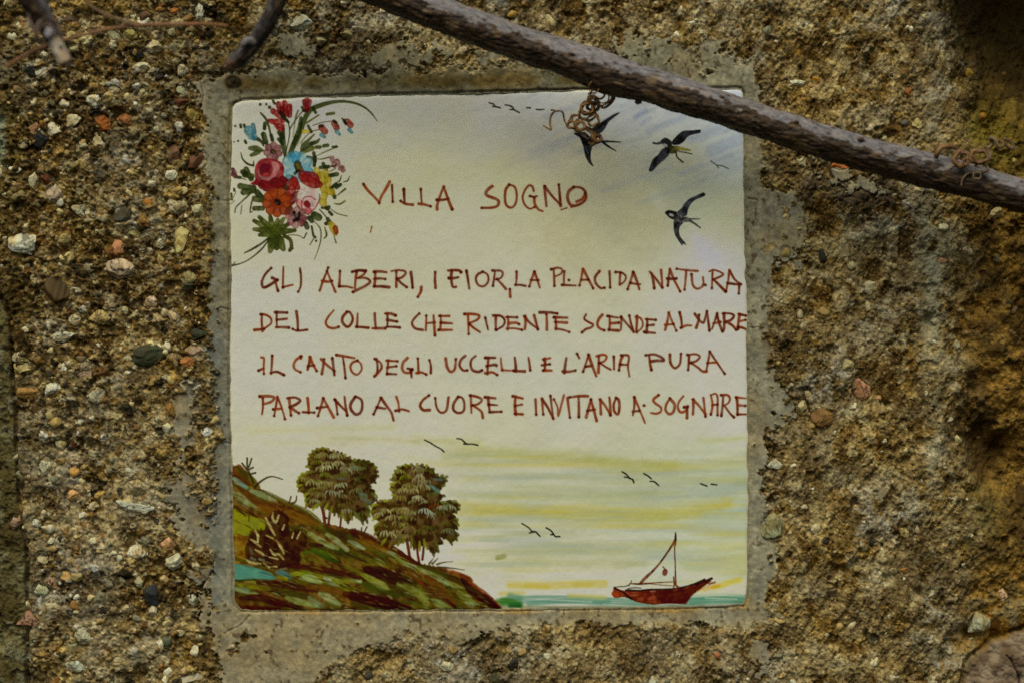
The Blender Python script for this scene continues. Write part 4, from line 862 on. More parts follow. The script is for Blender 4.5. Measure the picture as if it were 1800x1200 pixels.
tree(H1, [(920,400),(960,320),(1060,290),(1180,320),(1300,360),(1400,410),(1540,430),(1620,490),(1640,580),(1600,640),(1550,680),(1600,740),(1620,830),(1570,880),(1540,910),(1555,1000),(1480,1060),(1410,990),(1330,1060),(1270,990),(1150,950),(1050,880),(970,920),(900,890),(880,780),(820,730),(800,640),(850,560),(940,530),(905,480)],
  [([(1040,860),(1070,950),(1085,1060)],34),([(1155,850),(1140,960),(1125,1080)],26),([(1260,960),(1255,1040),(1250,1115)],22),([(1110,850),(1080,900)],26),([(1085,1010),(1110,1020)],18)], 46,
  [([(930,400),(1000,320),(1080,300)],60),([(850,560),(810,640),(830,720)],40),([(890,780),(900,880)],40),([(1430,420),(1540,440),(1610,490)],50),([(1570,720),(1600,760)],40)],
  [([(1460,760),(1520,780)],36),([(1480,810),(1560,850)],40),([(1370,480),(1420,510)],22),([(1240,600),(1290,605)],22)],
  [(1060,340,90,(140,124,72)),(1200,350,95,(146,132,84)),(1000,420,90,(120,112,40)),(1130,440,100,(150,138,92)),(1100,480,100,(160,150,106)),(1230,430,90,(150,134,92)),(900,600,90,(130,112,56)),(960,640,90,(150,134,88)),(1080,640,90,(146,128,80)),(1260,660,90,(140,132,96)),(1160,740,90,(158,150,118)),(980,830,70,(140,130,84)),(1040,770,80,(120,104,60)),(1420,720,90,(110,102,62)),(1400,480,90,(120,116,80)),(1300,880,80,(92,70,34))])
tree(H3, [(410,380),(430,330),(480,250),(560,225),(680,220),(780,235),(850,270),(890,330),(990,350),(960,440),(900,500),(955,550),(920,620),(1080,610),(1120,690),(1040,740),(1100,800),(1095,890),(1060,910),(1110,960),(1090,1000),(1030,1030),(960,990),(900,980),(940,1040),(890,1080),(900,1130),(850,1155),(790,1100),(760,1060),(650,1100),(590,1010),(480,1060),(400,1060),(320,1040),(240,950),(240,870),(300,820),(230,790),(200,720),(220,650),(290,605),(390,600),(430,540),(400,480),(405,430),(480,400)],
  [([(570,1000),(585,1090),(600,1180)],32),([(680,1080),(685,1150),(700,1240)],26),([(750,1050),(745,1130),(735,1215)],26),([(660,600),(650,800),(690,1050)],40)], 60,
  [([(470,300),(520,245),(620,235)],50),([(430,420),(520,400)],40),([(215,720),(230,660),(330,625)],46),([(245,900),(280,840),(360,820)],50),([(1060,760),(1090,830)],46)],
  [([(820,440),(900,490)],44),([(860,370),(940,375)],26),([(1010,920),(1060,950)],16)],
  [(560,330,90,(112,110,30)),(680,270,100,(126,104,60)),(700,350,100,(140,122,84)),(600,430,100,(132,116,60)),(740,430,90,(140,124,84)),(520,480,100,(146,130,84)),(640,480,100,(150,134,88)),(690,560,100,(160,146,110)),(500,560,90,(126,110,46)),(340,690,100,(150,134,84)),(460,680,90,(140,120,66)),(420,760,100,(150,134,88)),(520,700,80,(112,92,40)),(480,830,100,(130,112,62)),(360,930,110,(162,146,104)),(440,920,90,(146,126,80)),(590,880,100,(126,104,62)),(560,960,90,(120,98,56)),(760,690,80,(158,160,140)),(820,720,70,(140,140,118)),(940,660,80,(152,150,124)),(1020,650,80,(130,132,96)),(860,640,70,(104,50,20)),(980,830,80,(78,74,28)),(1000,900,80,(96,94,60))])

# --- boat
bt = part('painted_boat'); BF = (1040, 920, 6)
hull = part('painted_hull', bt); rig = part('painted_mast', bt)
B([(235,668),(290,690),(360,700),(500,700),(620,692),(760,690),(880,680),(1000,660),(1080,630),(1190,585),(1245,580),(1262,602),(1180,660),(1110,710),(1050,760),(1010,820),(980,845),(820,846),(680,852),(560,840),(440,808),(350,772),(280,776),(230,770)], (88, 25, 13), .97, hull, BF, c2=(118, 40, 18), wob=.5)
S([(240,735),(270,750)], 62, (146, 54, 24), .9, hull, BF)
B([(650,705),(880,695),(1040,665),(1180,620),(1250,600),(1110,710),(1050,760),(1010,820),(980,842),(760,842)], (58, 20, 14), .8, hull, BF, soft=5)
for st in strokes("240,675 330,720 420,790;360,698 500,702 620,690 760,688 880,680 1000,656 1090,628 1190,585;1100,640 1200,605 1265,578"): S(st, [22, 16, 22], (32, 20, 16), .92, hull, BF)
for st in strokes("420,770 700,740 1000,700;480,820 760,790 1000,740;400,740 600,720 800,715;620,840 860,820 1000,800"): S(st, 8, (60, 16, 10), .6, hull, BF)
for st in strokes("1170,600 1190,585;1200,610 1245,580 1268,572"): S(st, 22, (30, 20, 16), .95, hull, BF)
S([(1240,632),(1300,615)], 20, (112, 50, 26), .9, hull, BF); S([(1120,705),(1240,645)], 16, (206, 140, 50), .7, 0, BF, soft=3)
for st in strokes("235,668 300,660 350,658 400,640;380,682 450,672 520,675;390,650 410,625 420,600"): S(st, 11, (40, 24, 18), .9, hull, BF)
S([(620,712),(670,712)], 7, (200, 180, 150), .8, hull, BF); S([(680,850),(820,846),(970,848)], [4, 14, 5], (206, 204, 176), .9, 0, BF); S([(560,868),(740,882),(920,868)], [4, 12, 4], (110, 104, 50), .8, 0, BF)
for st, w in (("885,92 882,200 874,260 880,400 884,550 886,640", [16, 22, 14, 14, 16, 26]), ("882,170 835,245 735,390 650,490 565,570 515,625", [30, 22, 20, 24, 34, 30]), ("400,628 520,632 700,618 860,610", [12, 20, 14, 10]), ("560,622 700,640 855,652", [8, 10, 10]), ("865,560 870,620 866,670", 16), ("895,655 910,660", 22)):
    for s_ in strokes(st): S(s_, w, (74, 28, 16), .95, rig, BF, c2=(112, 54, 26))
S([(885,92),(885,160)], [8, 24], (36, 20, 16), .95, rig, BF); S([(775,500),(770,520)], 54, (92, 38, 24), .95, rig, BF, c2=(112, 56, 36)); S([(752,452),(770,470)], 14, (60, 40, 24), .8, rig, BF)

# --- bouquet
bq = part('painted_bouquet'); F1 = (390, 150, 6); F2 = (390, 300, 6)
DG, MG, LG = (36, 44, 22), (58, 66, 28), (98, 102, 46)
def bs(F, sts, w, c, a_=.95, lab=None, c2=None, **kw):
    if lab is not None:
        c = np.array(c, float) * .82; c2 = np.array(c, float) * .72 if c2 is None else np.array(c2, float) * .80; kw.setdefault('tex', NF); kw.setdefault('soft', 1.5); kw.setdefault('var', .25)
        if c[2] > c[0]: c = c * np.array([1, .98, .90]); c2 = None if c2 is None else c2 * np.array([1, .98, .90])
    for st in strokes(sts): S(st, w, c, a_, bq if lab is None else lab, F, c2=c2, **kw)
bs(F1, "720,750 760,640 830,480 870,370 930,265 1040,215 1160,182 1280,172 1400,190 1500,232 1580,300 1640,382", [30, 50, 56, 54, 52, 50, 40, 30, 26, 22, 18, 8], MG, c2=(40, 52, 22))
bs(F1, "800,640 850,480 890,370 960,270", 12, (96, 108, 46), .6); bs(F1, "1000,240 1160,190 1300,180", 10, (90, 100, 44), .6); bs(F1, "960,240 990,290", 34, DG)
bs(F1, "835,345 820,450 780,560 730,680 712,765", [34, 50, 48, 40, 26], DG, c2=(60, 70, 28)); bs(F1, "650,455 640,560 660,680 668,750", [30, 60, 52, 30], DG, c2=MG); bs(F1, "600,500 640,560;600,570 640,620", 40, DG)
bs(F1, "700,390 715,470 710,550 690,650 660,760 640,820;855,270 800,340 750,410 715,470", 13, DG); bs(F1, "805,270 780,340 765,440 750,550", [20, 18, 10, 8], (84, 84, 34)); bs(F1, "680,760 730,640", 8, DG)
bs(F1, "410,295 460,350 490,420 510,500 530,580", [22, 28, 26, 22, 30], (76, 76, 30), c2=DG); bs(F1, "455,405 450,460", 40, DG); bs(F1, "520,530 535,580", 40, DG)
bs(F1, "440,520 462,600", 58, DG, c2=MG); bs(F1, "370,565 420,600 440,640", [44, 30, 20], DG); bs(F1, "295,665 360,670 430,690", [40, 66, 26], DG, c2=MG); bs(F1, "310,740 370,715 425,690", [36, 50, 20], MG); bs(F1, "200,710 220,780 270,830 330,850;335,800 335,850", [10, 16, 24, 22], DG)
bs(F1, "220,915 300,965;255,885 310,990;240,950 320,960", 56, DG, c2=MG); bs(F1, "140,968 195,975", 34, DG); bs(F1, "190,980 255,997", 10, DG)
bs(F1, "195,1065 270,1080 335,1085;230,1130 330,1110", 66, DG, c2=MG); bs(F1, "250,1200 330,1120", 12, MG)
bs(F1, "830,615 880,550 950,490 1030,470;960,425 1060,395 1160,380", 10, (46, 42, 24)); bs(F1, "890,402 1025,315", [24, 18], (86, 88, 38)); bs(F1, "1110,308 1180,297", 34, (70, 76, 34)); bs(F1, "910,430 945,495", 30, DG); bs(F1, "865,490 905,490", 44, (186, 158, 40))
bs(F1, "840,725 855,640 905,590 975,520", [40, 40, 34, 16], MG); bs(F1, "830,722 920,630 1000,600 1032,568", [34, 46, 40, 16], DG, c2=MG); bs(F1, "855,712 955,665", [30, 54], (84, 88, 36)); bs(F1, "1000,655 1035,655", 40, MG); bs(F1, "1075,642 1115,635", 40, MG)
bs(F1, "1005,745 1100,700 1215,652", [10, 14, 20], (82, 84, 36)); bs(F1, "1170,652 1212,650", 26, DG); bs(F1, "1000,780 1060,780 1130,762", [8, 14, 16], MG); bs(F1, "905,760 945,770", 36, DG); bs(F1, "970,715 985,800;985,760 975,850", 38, DG); bs(F1, "920,855 955,790", 26, DG)
bs(F1, "1040,870 1125,860;1070,830 1100,890", 40, DG); bs(F1, "1140,912 1200,880", 10, DG); bs(F1, "1140,955 1215,940", 46, DG, c2=MG); bs(F1, "1262,955 1245,1005 1205,1035;1350,960 1325,1008 1280,1025", [8, 16, 8], DG); bs(F1, "1150,1090 1205,1045;1210,1080 1250,1050;1168,1130 1190,1185", 40, DG); bs(F1, "1210,1170 1260,1130 1302,1095", [10, 18, 24], MG)
for (x, y, w) in ((405,205,34),(470,203,28),(505,236,40),(143,432,26),(130,600,18),(172,590,24)): bs(F1, f"{x},{y}", w, DG)
bs(F1, "540,165 556,195;198,420 202,445;235,420 245,450;245,590 255,610", 30, DG)
bs(F2, "975,470 1020,495", 80, DG, c2=MG); bs(F2, "925,500 950,530;885,560 900,600", 54, DG); bs(F2, "1060,392 1130,385;1100,400 1120,410", 34, DG); bs(F2, "1135,440 1160,465", 34, DG); bs(F2, "1030,410 1110,500", 12, DG); bs(F2, "1140,400 1220,455 1325,482", 11, MG); bs(F2, "1100,560 1140,545;1115,510 1150,560", 42, DG)
bs(F2, "980,540 1040,620 1042,740 1005,870 975,940", [10, 14, 13, 10, 7], (64, 66, 28)); bs(F2, "948,590 965,680 985,705", [22, 26, 30], DG); bs(F2, "968,720 930,782", 12, (70, 66, 30)); bs(F2, "995,742", 26, DG); bs(F2, "1085,598 1105,680 1080,718", [10, 22, 14], (64, 66, 28)); bs(F2, "1180,680 1205,762", [10, 16], MG)
bs(F2, "370,230 430,300;350,300 440,310", 66, DG, c2=MG); bs(F2, "345,400 430,400", 52, DG, c2=MG); bs(F2, "290,250 210,330 150,390 138,445", [16, 16, 14, 14], MG); bs(F2, "212,370 200,460", 10, MG); bs(F2, "332,280 310,360 300,440 325,432", [22, 20, 16, 12], (76, 78, 32)); bs(F2, "130,195 132,215;100,245 103,280", 26, DG); bs(F2, "150,225 110,310;135,320 95,355", 9, MG); bs(F2, "85,300 110,310", 22, MG)
bs(F2, "1185,350 1245,355 1302,322", [10, 18, 14], MG); bs(F2, "660,170 690,190;700,70 740,80", 60, DG)
bs(F2, "540,640 340,530;540,640 395,490;540,640 510,480;540,640 340,620;540,660 400,680;560,640 650,510;560,640 700,570;570,650 770,632;560,640 590,520", [90, 62, 40], (54, 60, 20), c2=(74, 80, 28)); bs(F2, "560,700 600,760 580,820;600,740 650,830;540,740 510,850", [120, 90, 50], (50, 56, 18), c2=(66, 72, 24)); bs(F2, "660,690 720,730 735,800 715,845 750,820", [40, 40, 38, 34, 20], (54, 58, 20))
bs(F2, "440,560 520,650;600,560 560,640", 8, (26, 34, 14), .7); bs(F2, "490,712 420,770 320,830 240,870", [16, 22, 22, 12], DG); bs(F2, "500,722 420,830 300,930 200,980 110,1002", [14, 18, 14, 12, 22], DG); bs(F2, "108,1000 140,968", 10, DG); bs(F2, "650,695 740,680 820,690 865,715 890,660", 10, (64, 68, 30)); bs(F2, "865,715 895,660", 14, (64, 68, 30))
# flowers
RED, DR = (150, 26, 24), (100, 14, 20)
fl = part('painted_tulip', bq)
bs(F1, "598,200 618,290;662,188 676,310;715,225 715,320;540,275 615,330;640,250 650,330", [62, 80, 56], RED, lab=fl, c2=(136, 22, 26)); bs(F1, "500,375 560,388 645,378;570,430 640,432;590,455 630,470", [40, 66, 50], (160, 34, 32), lab=fl, c2=(136, 24, 28)); bs(F1, "650,240 650,300;700,270 705,330;590,260 620,310", 12, DR, .7, lab=fl); bs(F1, "620,290 660,345 705,395", [36, 46, 24], DG, lab=fl)
fl = part('painted_tulip', bq)
bs(F1, "872,172 886,262;925,172 912,255;897,155 897,275", [54, 62, 40], (150, 30, 30), lab=fl, c2=DR); bs(F1, "845,235 868,275", 28, DG, lab=fl)
for rr, bb_, gg in (("1050,448 1090,490", "1050,525 1085,550", "1032,432 1065,430"), ("1185,405 1212,452", "1212,490 1242,520", "1180,378 1205,395"), ("1320,385 1358,420", "1345,470 1370,500", "1285,372 1308,408")):
    fl = part('painted_bellflower', bq)
    bs(F1, rr, 68, (164, 50, 30) if gg[0:4] != "1180" else (116, 48, 34), lab=fl, c2=(140, 40, 30)); bs(F1, bb_, [46, 34], (66, 138, 160), lab=fl, c2=(96, 156, 170)); bs(F1, gg, 32, (40, 40, 24), lab=fl)
bs(F1, "1265,352 1300,370", 14, DG)
fl = part('painted_bellflower', bq)
bs(F1, "280,470 335,545", [90, 80], (84, 150, 176), lab=fl, c2=(120, 170, 184)); bs(F1, "330,420 345,500", 46, (90, 152, 178), lab=fl); bs(F1, "248,485 300,560", 40, (110, 166, 184), .8, lab=fl); bs(F1, "320,520 345,575", 34, (40, 118, 158), .8, lab=fl)
def rosette(F, cx, cy, n, R_, w, c, c2, lab, rot=0):
    for i in range(n):
        a_ = 2 * math.pi * i / n + rot
        S([(cx + math.cos(a_) * R_ * .4, cy + math.sin(a_) * R_ * .4), (cx + math.cos(a_) * R_, cy + math.sin(a_) * R_)], [w * .7, w], c, .94, lab, F, c2=c2, pool=.25)
        S([(cx + math.cos(a_) * R_ * .3, cy + math.sin(a_) * R_ * .3), (cx + math.cos(a_) * R_ * .95, cy + math.sin(a_) * R_ * .95)], 6, np.array(c) * .6, .4, lab, F, pool=0)
fl = part('painted_anemone', bq); rosette(F1, 540, 700, 7, 66, 76, (104, 58, 58), (128, 84, 78), fl, .3); bs(F1, "535,700 550,705", 46, (50, 24, 24), lab=fl); bs(F1, "540,702 550,708", 26, (170, 140, 60), lab=fl)
fl = part('painted_daisy', bq)
for st, c in (("770,850 690,800", (124,166,178)),("780,850 660,870",(150,172,176)),("770,870 690,950",(128,168,182)),("780,820 740,755",(84,150,176)),("820,820 840,755",(130,168,180)),("840,850 910,810",(144,172,178)),("830,880 920,920",(46,128,168)),("800,890 810,980",(100,156,178)),("790,840 780,745",(56,134,166)),("850,870 900,870",(120,166,182))):
    for s_ in strokes(st): S(s_, [50, 104], np.array(c) * np.array([.84, .90, .84]), .85, fl, F1, c2=np.array(c) * .72 + np.array((6, 24, 24)), pool=.1, soft=1.8, tex=NF, var=.3)
bs(F1, "775,850 800,900 850,905;770,935 800,900", 30, (40, 26, 18), lab=fl); bs(F1, "800,830 815,870", 70, (70, 58, 24), lab=fl); bs(F1, "795,840 805,870", 42, (170, 140, 40), lab=fl); bs(F1, "845,890 850,900;820,935 830,945", 36, (150, 90, 40), lab=fl)
fl = part('painted_rose', bq)
B([(345,920),(360,840),(420,780),(520,775),(620,810),(660,880),(650,960),(690,1010),(600,1090),(480,1090),(380,1060),(300,1040),(350,1000)], (108, 18, 24), .96, fl, F1, c2=(136, 34, 34))
B([(520,808),(590,812),(612,870),(592,950),(530,1002),(470,1008),(515,950),(540,880)], (168, 98, 90), .92, fl, F1, c2=(186, 126, 112), soft=2.4)
bs(F1, "385,895 388,945 430,985 495,978", [16, 34, 20], (206, 164, 146), .9, lab=fl)
B([(395,880),(430,830),(480,830),(515,860),(500,910),(450,930),(410,915)], (84, 14, 28), .95, fl, F1)
bs(F1, "395,850 430,812 480,798 520,820", [6, 14, 6], (164, 78, 80), .8, lab=fl); bs(F1, "520,850 530,900 500,945", 9, (120, 30, 36), .7, lab=fl); bs(F1, "555,830 580,890 550,960", 8, (206, 160, 150), .6, lab=fl)
bs(F1, "370,930 400,985 470,1015 560,980 600,900", 12, (150, 34, 40), .8, lab=fl); bs(F1, "360,960 420,1020 520,1030", 10, (206, 120, 116), .8, lab=fl)
bs(F2, "430,150 520,200;560,120 620,150;470,170 600,180", 100, (112, 24, 26), lab=fl, c2=(140, 32, 30)); bs(F2, "640,90 680,120", 70, (130, 28, 30), lab=fl); bs(F2, "620,205", 22, (190, 176, 146), lab=0)
fl = part('painted_buttercup', bq)
for st in ("1000,905 1030,970", "1090,920 1090,1000", "1120,1000 1110,1060", "1060,1060 1085,1120", "1100,1110 1160,1130", "1085,1160 1070,1200", "1060,1230 1075,1250", "1040,950 1060,1010"): bs(F1, st, 76, (190, 160, 34), lab=fl, c2=(204, 182, 64), pool=.2)
bs(F1, "1085,930 1090,990;1120,1010 1080,1050;1030,930 1045,980", 10, (140, 108, 20), .6, lab=fl)
fl = part('painted_rose', bq)
bs(F2, "880,90 960,130 1030,150;860,60 960,80 1000,110", [110, 120, 70], (140, 26, 26), lab=fl, c2=(164, 44, 34)); bs(F2, "760,120 720,230 700,270;760,110 800,180", [90, 100, 60], (146, 28, 28), lab=fl, c2=(170, 46, 36)); bs(F2, "720,330 800,260", 90, (112, 22, 26), lab=fl)
B([(790,290),(810,220),(880,180),(960,190),(1020,240),(1030,310),(1000,390),(920,460),(850,430),(800,380)], (186, 150, 136), .95, fl, F2, c2=(204, 184, 164), soft=1.6)
B([(780,330),(830,300),(860,340),(850,400),(880,450),(830,420)], (196, 112, 106), .85, fl, F2, soft=2.5); B([(860,340),(900,315),(940,360),(925,400),(880,385)], (112, 20, 26), .95, fl, F2, soft=2); B([(860,400),(940,400),(960,420),(900,470)], (170, 60, 60), .8, fl, F2, soft=2)
bs(F2, "850,330 870,285 930,275 990,310;1030,250 1025,320 980,400 910,465;800,300 790,360 840,420 900,460;840,330 850,400 900,430", 11, (164, 44, 44), .9, lab=fl); bs(F2, "950,330 960,370", 26, (226, 212, 190), .9, lab=fl)
for (x, y) in ((850,235),(840,250),(900,230),(870,215)): bs(F2, f"{x},{y}", 12, (110, 110, 110), .6, lab=fl)
fl = part('painted_poppy', bq); rosette(F2, 585, 335, 9, 112, 100, (146, 58, 18), (120, 40, 16), fl, .2); bs(F2, "575,320 590,350;600,325 605,340", 44, (40, 34, 22), lab=fl); bs(F2, "585,345", 16, (120, 116, 90), lab=fl)
fl = part('painted_anemone', bq); rosette(F2, 785, 495, 8, 84, 72, (104, 52, 52), (148, 104, 92), fl, .1); bs(F2, "760,440 790,500 760,530;820,450 800,520", 34, (44, 18, 26), lab=fl); bs(F2, "785,465 795,480", 24, (196, 184, 130), lab=fl)
bs(F2, "690,440 720,400", 60, (140, 60, 34), lab=fl)
fl = part('painted_bud', bq); bs(F2, "1150,565 1185,620 1200,670", [64, 84, 50], (194, 164, 40), lab=fl, c2=(204, 178, 56)); bs(F2, "1195,605 1205,650", 54, (164, 52, 30), lab=fl)
fl = part('painted_bud', bq); bs(F1, "1160,770 1170,800;1215,800 1230,830;1180,840 1190,850;1270,870 1280,900;1250,880 1260,880", 54, (150, 94, 88), lab=fl, c2=(170, 120, 110)); bs(F1, "1150,860 1200,850", 18, (70, 40, 36), lab=fl)
fl = part('painted_bud', bq); bs(F1, "115,890 135,930;110,940 140,955", [44, 50], (134, 74, 72), lab=fl, c2=(90, 40, 46))

# --- glaze pinholes, hairline scratches and dust
rp = np.random.RandomState(8)
for i in range(420):
    x, y = rp.uniform(412, 1306), rp.uniform(176, 1062)
    S([(x, y)], rp.uniform(.6, 1.5), (96, 92, 70), rp.uniform(.2, .6), 0, pool=0, var=0)
for p in ([(412,745),(450,705)],[(430,330),(520,337)],[(1010,250),(1040,246)],[(905,690),(960,660)],[(640,700),(760,690)],[(1150,560),(1158,640)]): S(p, .9, (136, 130, 110), .35, 0, pool=0)
IMG *= (1 + 0.006 * NF)[..., None]
# pale worn glaze line round the edge
TD = tile_sd(cxx, cyy)
ed = np.exp(-((TD - 1.0) / 2.4) ** 2) * (PL == 0)
IMG = IMG + (np.array([186, 176, 140]) - IMG) * (ed * 0.5)[..., None]
ed2 = np.exp(-((TD + 0.5) / 1.3) ** 2)
IMG = IMG + (np.array([120, 104, 70]) - IMG) * (ed2 * 0.6)[..., None]

tile = empty('painted_tile', 'square hand painted ceramic tile with verse, bouquet, swallows, trees and boat', 'tile', (0, 0, 0))
th = 0.5 * NL + 0.10 * NM + 1.2 - 5.5 * np.exp(-np.maximum(TD + 1.5, 0) / 2.4) - 3.0 * sstep(0, -3, TD)
tv = np.stack([(cxx - 900) * U, -th * U, (600 - cyy) * U], -1).reshape(-1, 3)
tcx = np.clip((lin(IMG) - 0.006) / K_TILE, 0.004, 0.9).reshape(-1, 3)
ti = np.arange(CH * CW).reshape(CH, CW)
tq = np.stack([ti[:-1, :-1], ti[1:, :-1], ti[1:, 1:], ti[:-1, 1:]], -1).reshape(-1, 4)
inside = (TD[:-1, :-1] > -2.5).reshape(-1)
tl = PL[:-1, :-1].reshape(-1)
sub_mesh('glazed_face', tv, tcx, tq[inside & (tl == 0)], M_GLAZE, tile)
objs = {}
for i, (nm, par, lb) in enumerate(PARTS, 1):
    f = tq[inside & (tl == i)]
    pa = objs[par] if par else tile
    if len(f) == 0:
        o = bpy.data.objects.new(nm, None); scene.collection.objects.link(o); o.parent = pa; o.empty_display_size = .01
    else:
        o = sub_mesh(nm, tv, tcx, f, M_GLAZE, pa)
    if lb: o['label'] = lb
    objs[i] = o
# clay body behind the glaze
ps = TILE_S; c0 = ps.mean(0); pin = c0 + (ps - c0) * 0.997
n = len(pin); z = np.concatenate([np.full(n, -3.5), np.full(n, -36.0)])
bx = np.vstack([pin, pin]); vv = np.stack([(bx[:, 0] - 900) * U, -z * U, (600 - bx[:, 1]) * U], -1)
a = np.arange(n); b = (a + 1) % n
mesh_obj('tile_body', vv, np.stack([a, a + n, b + n, b], -1), np.tile(np.array([[.35, .22, .14]]), (2 * n, 1)), M_CLAY, tile, False)

# ------------------------------------------------------------------ vine
def tube(name, pts, mat, parent, color, nseg=10, step=1.2, jit=0.0, seed=1, bark=False, taper_end=True, color2=None):
    """pts: rows of photo x, photo y, depth, radius (all px)"""
    q = crom(np.array(pts, float), step)
    P = np.stack([q[:, 0], q[:, 2], -q[:, 1]], -1)        # x, depth towards camera, up
    T = np.gradient(P, axis=0); T /= np.linalg.norm(T, axis=1)[:, None] + 1e-9
    # parallel transport
    up = np.array([0, 0, 1.0]); n0 = up - T[0] * (up @ T[0])
    if np.linalg.norm(n0) < .1: n0 = np.array([1.0, 0, 0]) - T[0] * T[0][0]
    n0 /= np.linalg.norm(n0); N = [n0]
    for i in range(1, len(P)):
        v = N[-1] - T[i] * (N[-1] @ T[i]); N.append(v / (np.linalg.norm(v) + 1e-9))
    N = np.array(N); Bn = np.cross(T, N)
    th_ = np.linspace(0, 2 * math.pi, nseg, endpoint=False)
    L = np.concatenate([[0], np.cumsum(np.linalg.norm(np.diff(P, axis=0), axis=1))])
    R = q[:, 3][:, None] * np.ones((1, nseg))
    TH = np.broadcast_to(th_[None], R.shape); LL = np.broadcast_to(L[:, None], R.shape)
    side = np.cos(TH)                                      # 1 = upper side
    cs, sn = np.cos(TH), np.sin(TH)
    THs = (TH - math.pi / 2) % (2 * math.pi)
    nz = lambda ku, kl, s: vnoise(THs * ku + 7 + s, LL / kl + 3.7 * s, 700 + s)
    cc = np.broadcast_to(np.array(color, float), R.shape + (3,))
    if bark:
        fur = nz(3.0, 40, 1) * .4 + nz(8.0, 18, 2) * .4 + nz(16.0, 9, 3) * .35
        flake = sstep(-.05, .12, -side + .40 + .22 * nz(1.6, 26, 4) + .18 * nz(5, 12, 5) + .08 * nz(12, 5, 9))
        R = R * (1 + 0.022 * fur + 0.05 * nz(1.2, 30, 6) + .02 * nz(2.5, 12, 15)) + flake * (0.9 + 2.4 * fur) - 0.4 * np.exp(-((flake - .5) / .25) ** 2)
        crk = sstep(.80, .97, 1 - np.abs(nz(4.5, 34, 17) + .35 * nz(11, 12, 18))) * (.35 + .65 * flake)
        R = R - 1.1 * crk
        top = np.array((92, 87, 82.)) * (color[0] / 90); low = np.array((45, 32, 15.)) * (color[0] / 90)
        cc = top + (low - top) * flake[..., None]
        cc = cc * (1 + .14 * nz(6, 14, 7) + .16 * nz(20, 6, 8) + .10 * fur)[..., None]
        cc = cc * (1 - .55 * crk)[..., None]
        pale = sstep(.35, .7, nz(4, 26, 10) + .3 * nz(12, 8, 11)) * flake
        cc = cc + (np.array((116, 90, 56.)) - cc) * (pale * .45)[..., None]
        pb_ = sstep(.3, .7, nz(3, 30, 12)) * (1 - flake); cc = cc + (np.array((110, 98, 84.)) - cc) * (pb_ * .6)[..., None]
        r = np.random.RandomState(seed)
        for _ in range(int(L[-1] / 7)):
            l0, t0 = r.uniform(0, L[-1]), r.uniform(-1.9, 2.2); sz = r.uniform(1.2, 3.2)
            dt = (TH - t0 + math.pi) % (2 * math.pi) - math.pi
            d2 = ((LL - l0) / (sz * 1.5)) ** 2 + (dt * q[:, 3][:, None] / sz) ** 2
            m = np.exp(-d2); R = R + m * 1.3; cc = cc + (np.array((44, 32, 24.)) - cc) * np.clip(m * 1.2, 0, .9)[..., None]
    else:
        R = R * (1 + jit * nz(2, 10, 1))
        if color2 is not None:
            cc = cc + (np.array(color2, float) - cc) * np.clip(.5 + .9 * nz(1.2, 16, 2), 0, 1)[..., None]
    W = P[:, None, :] + R[..., None] * (np.cos(TH)[..., None] * N[:, None, :] + np.sin(TH)[..., None] * Bn[:, None, :])
    W = W.reshape(-1, 3); m = len(P)
    W = np.vstack([W, P[:1] - T[:1] * q[0, 3] * .3, P[-1:] + T[-1:] * q[-1, 3] * .3])
    w = PW(W[:, 0], -W[:, 2], W[:, 1])
    i = np.arange(m - 1)[:, None]; j = np.arange(nseg)[None]
    j2 = (j + 1) % nseg
    quad = np.stack([i * nseg + j, i * nseg + j2, (i + 1) * nseg + j2, (i + 1) * nseg + j], -1).reshape(-1, 4)
    jj = np.arange(nseg); k0 = m * nseg; k1 = k0 + 1
    cap0 = np.stack([np.full(nseg, k0), (jj + 1) % nseg, jj, np.full(nseg, k0)], -1)[:, :3]
    cap1 = np.stack([np.full(nseg, k1), (m - 1) * nseg + jj, (m - 1) * nseg + (jj + 1) % nseg], -1)
    tri = np.vstack([quad[:, [0, 1, 2]], quad[:, [0, 2, 3]], cap0, cap1])
    ca = np.vstack([cc.reshape(-1, 3), cc[0].mean(0)[None], cc[-1].mean(0)[None]])
    return mesh_obj(name, w, tri, np.clip(lin(ca) / K_TILE, .004, .8), mat, parent)

vine = empty('vine_branch', 'long thick grey brown vine branch slanting across the top right of the tile', 'branch', tuple(PW(1320, 205, 110)))
def at(o, parent):
    o.parent = parent; o.matrix_parent_inverse = parent.matrix_basis.inverted(); return o
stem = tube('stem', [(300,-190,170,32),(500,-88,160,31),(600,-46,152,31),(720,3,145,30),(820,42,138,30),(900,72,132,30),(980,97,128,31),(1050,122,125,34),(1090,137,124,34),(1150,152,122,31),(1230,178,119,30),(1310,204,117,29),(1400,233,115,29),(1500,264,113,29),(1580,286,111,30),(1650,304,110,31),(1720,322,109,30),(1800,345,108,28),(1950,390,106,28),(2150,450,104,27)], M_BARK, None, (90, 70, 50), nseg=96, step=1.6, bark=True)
at(stem, vine)
# knots on the branch
def knot(x, y, d, r, c, parent):
    rsn = np.random.RandomState(int(x)); p = ICO2 * (1 + .18 * rsn.normal(size=(len(ICO2), 1)).clip(-1, 1) * .6)
    w = PW(x + p[:, 0] * r * 1.3, y - p[:, 2] * r * .8, d + p[:, 1] * r)
    cc = np.array(c, float)[None] * (1 + .2 * rsn.normal(size=(len(p), 1)).clip(-1, 1))
    return at(mesh_obj('bud', w, ICF2, np.clip(lin(cc) / K_TILE, .004, .8), M_BARK, None), parent)
for x, y, d, r in ((1070,92,126,6),(1048,107,148,4),(1125,134,146,4.5),(1178,147,146,3.5),(1268,171,140,4),(1122,180,126,5),(1400,214,140,3.5),(1513,245,136,4.5)): knot(x, y, d, r, (60, 44, 30), vine)
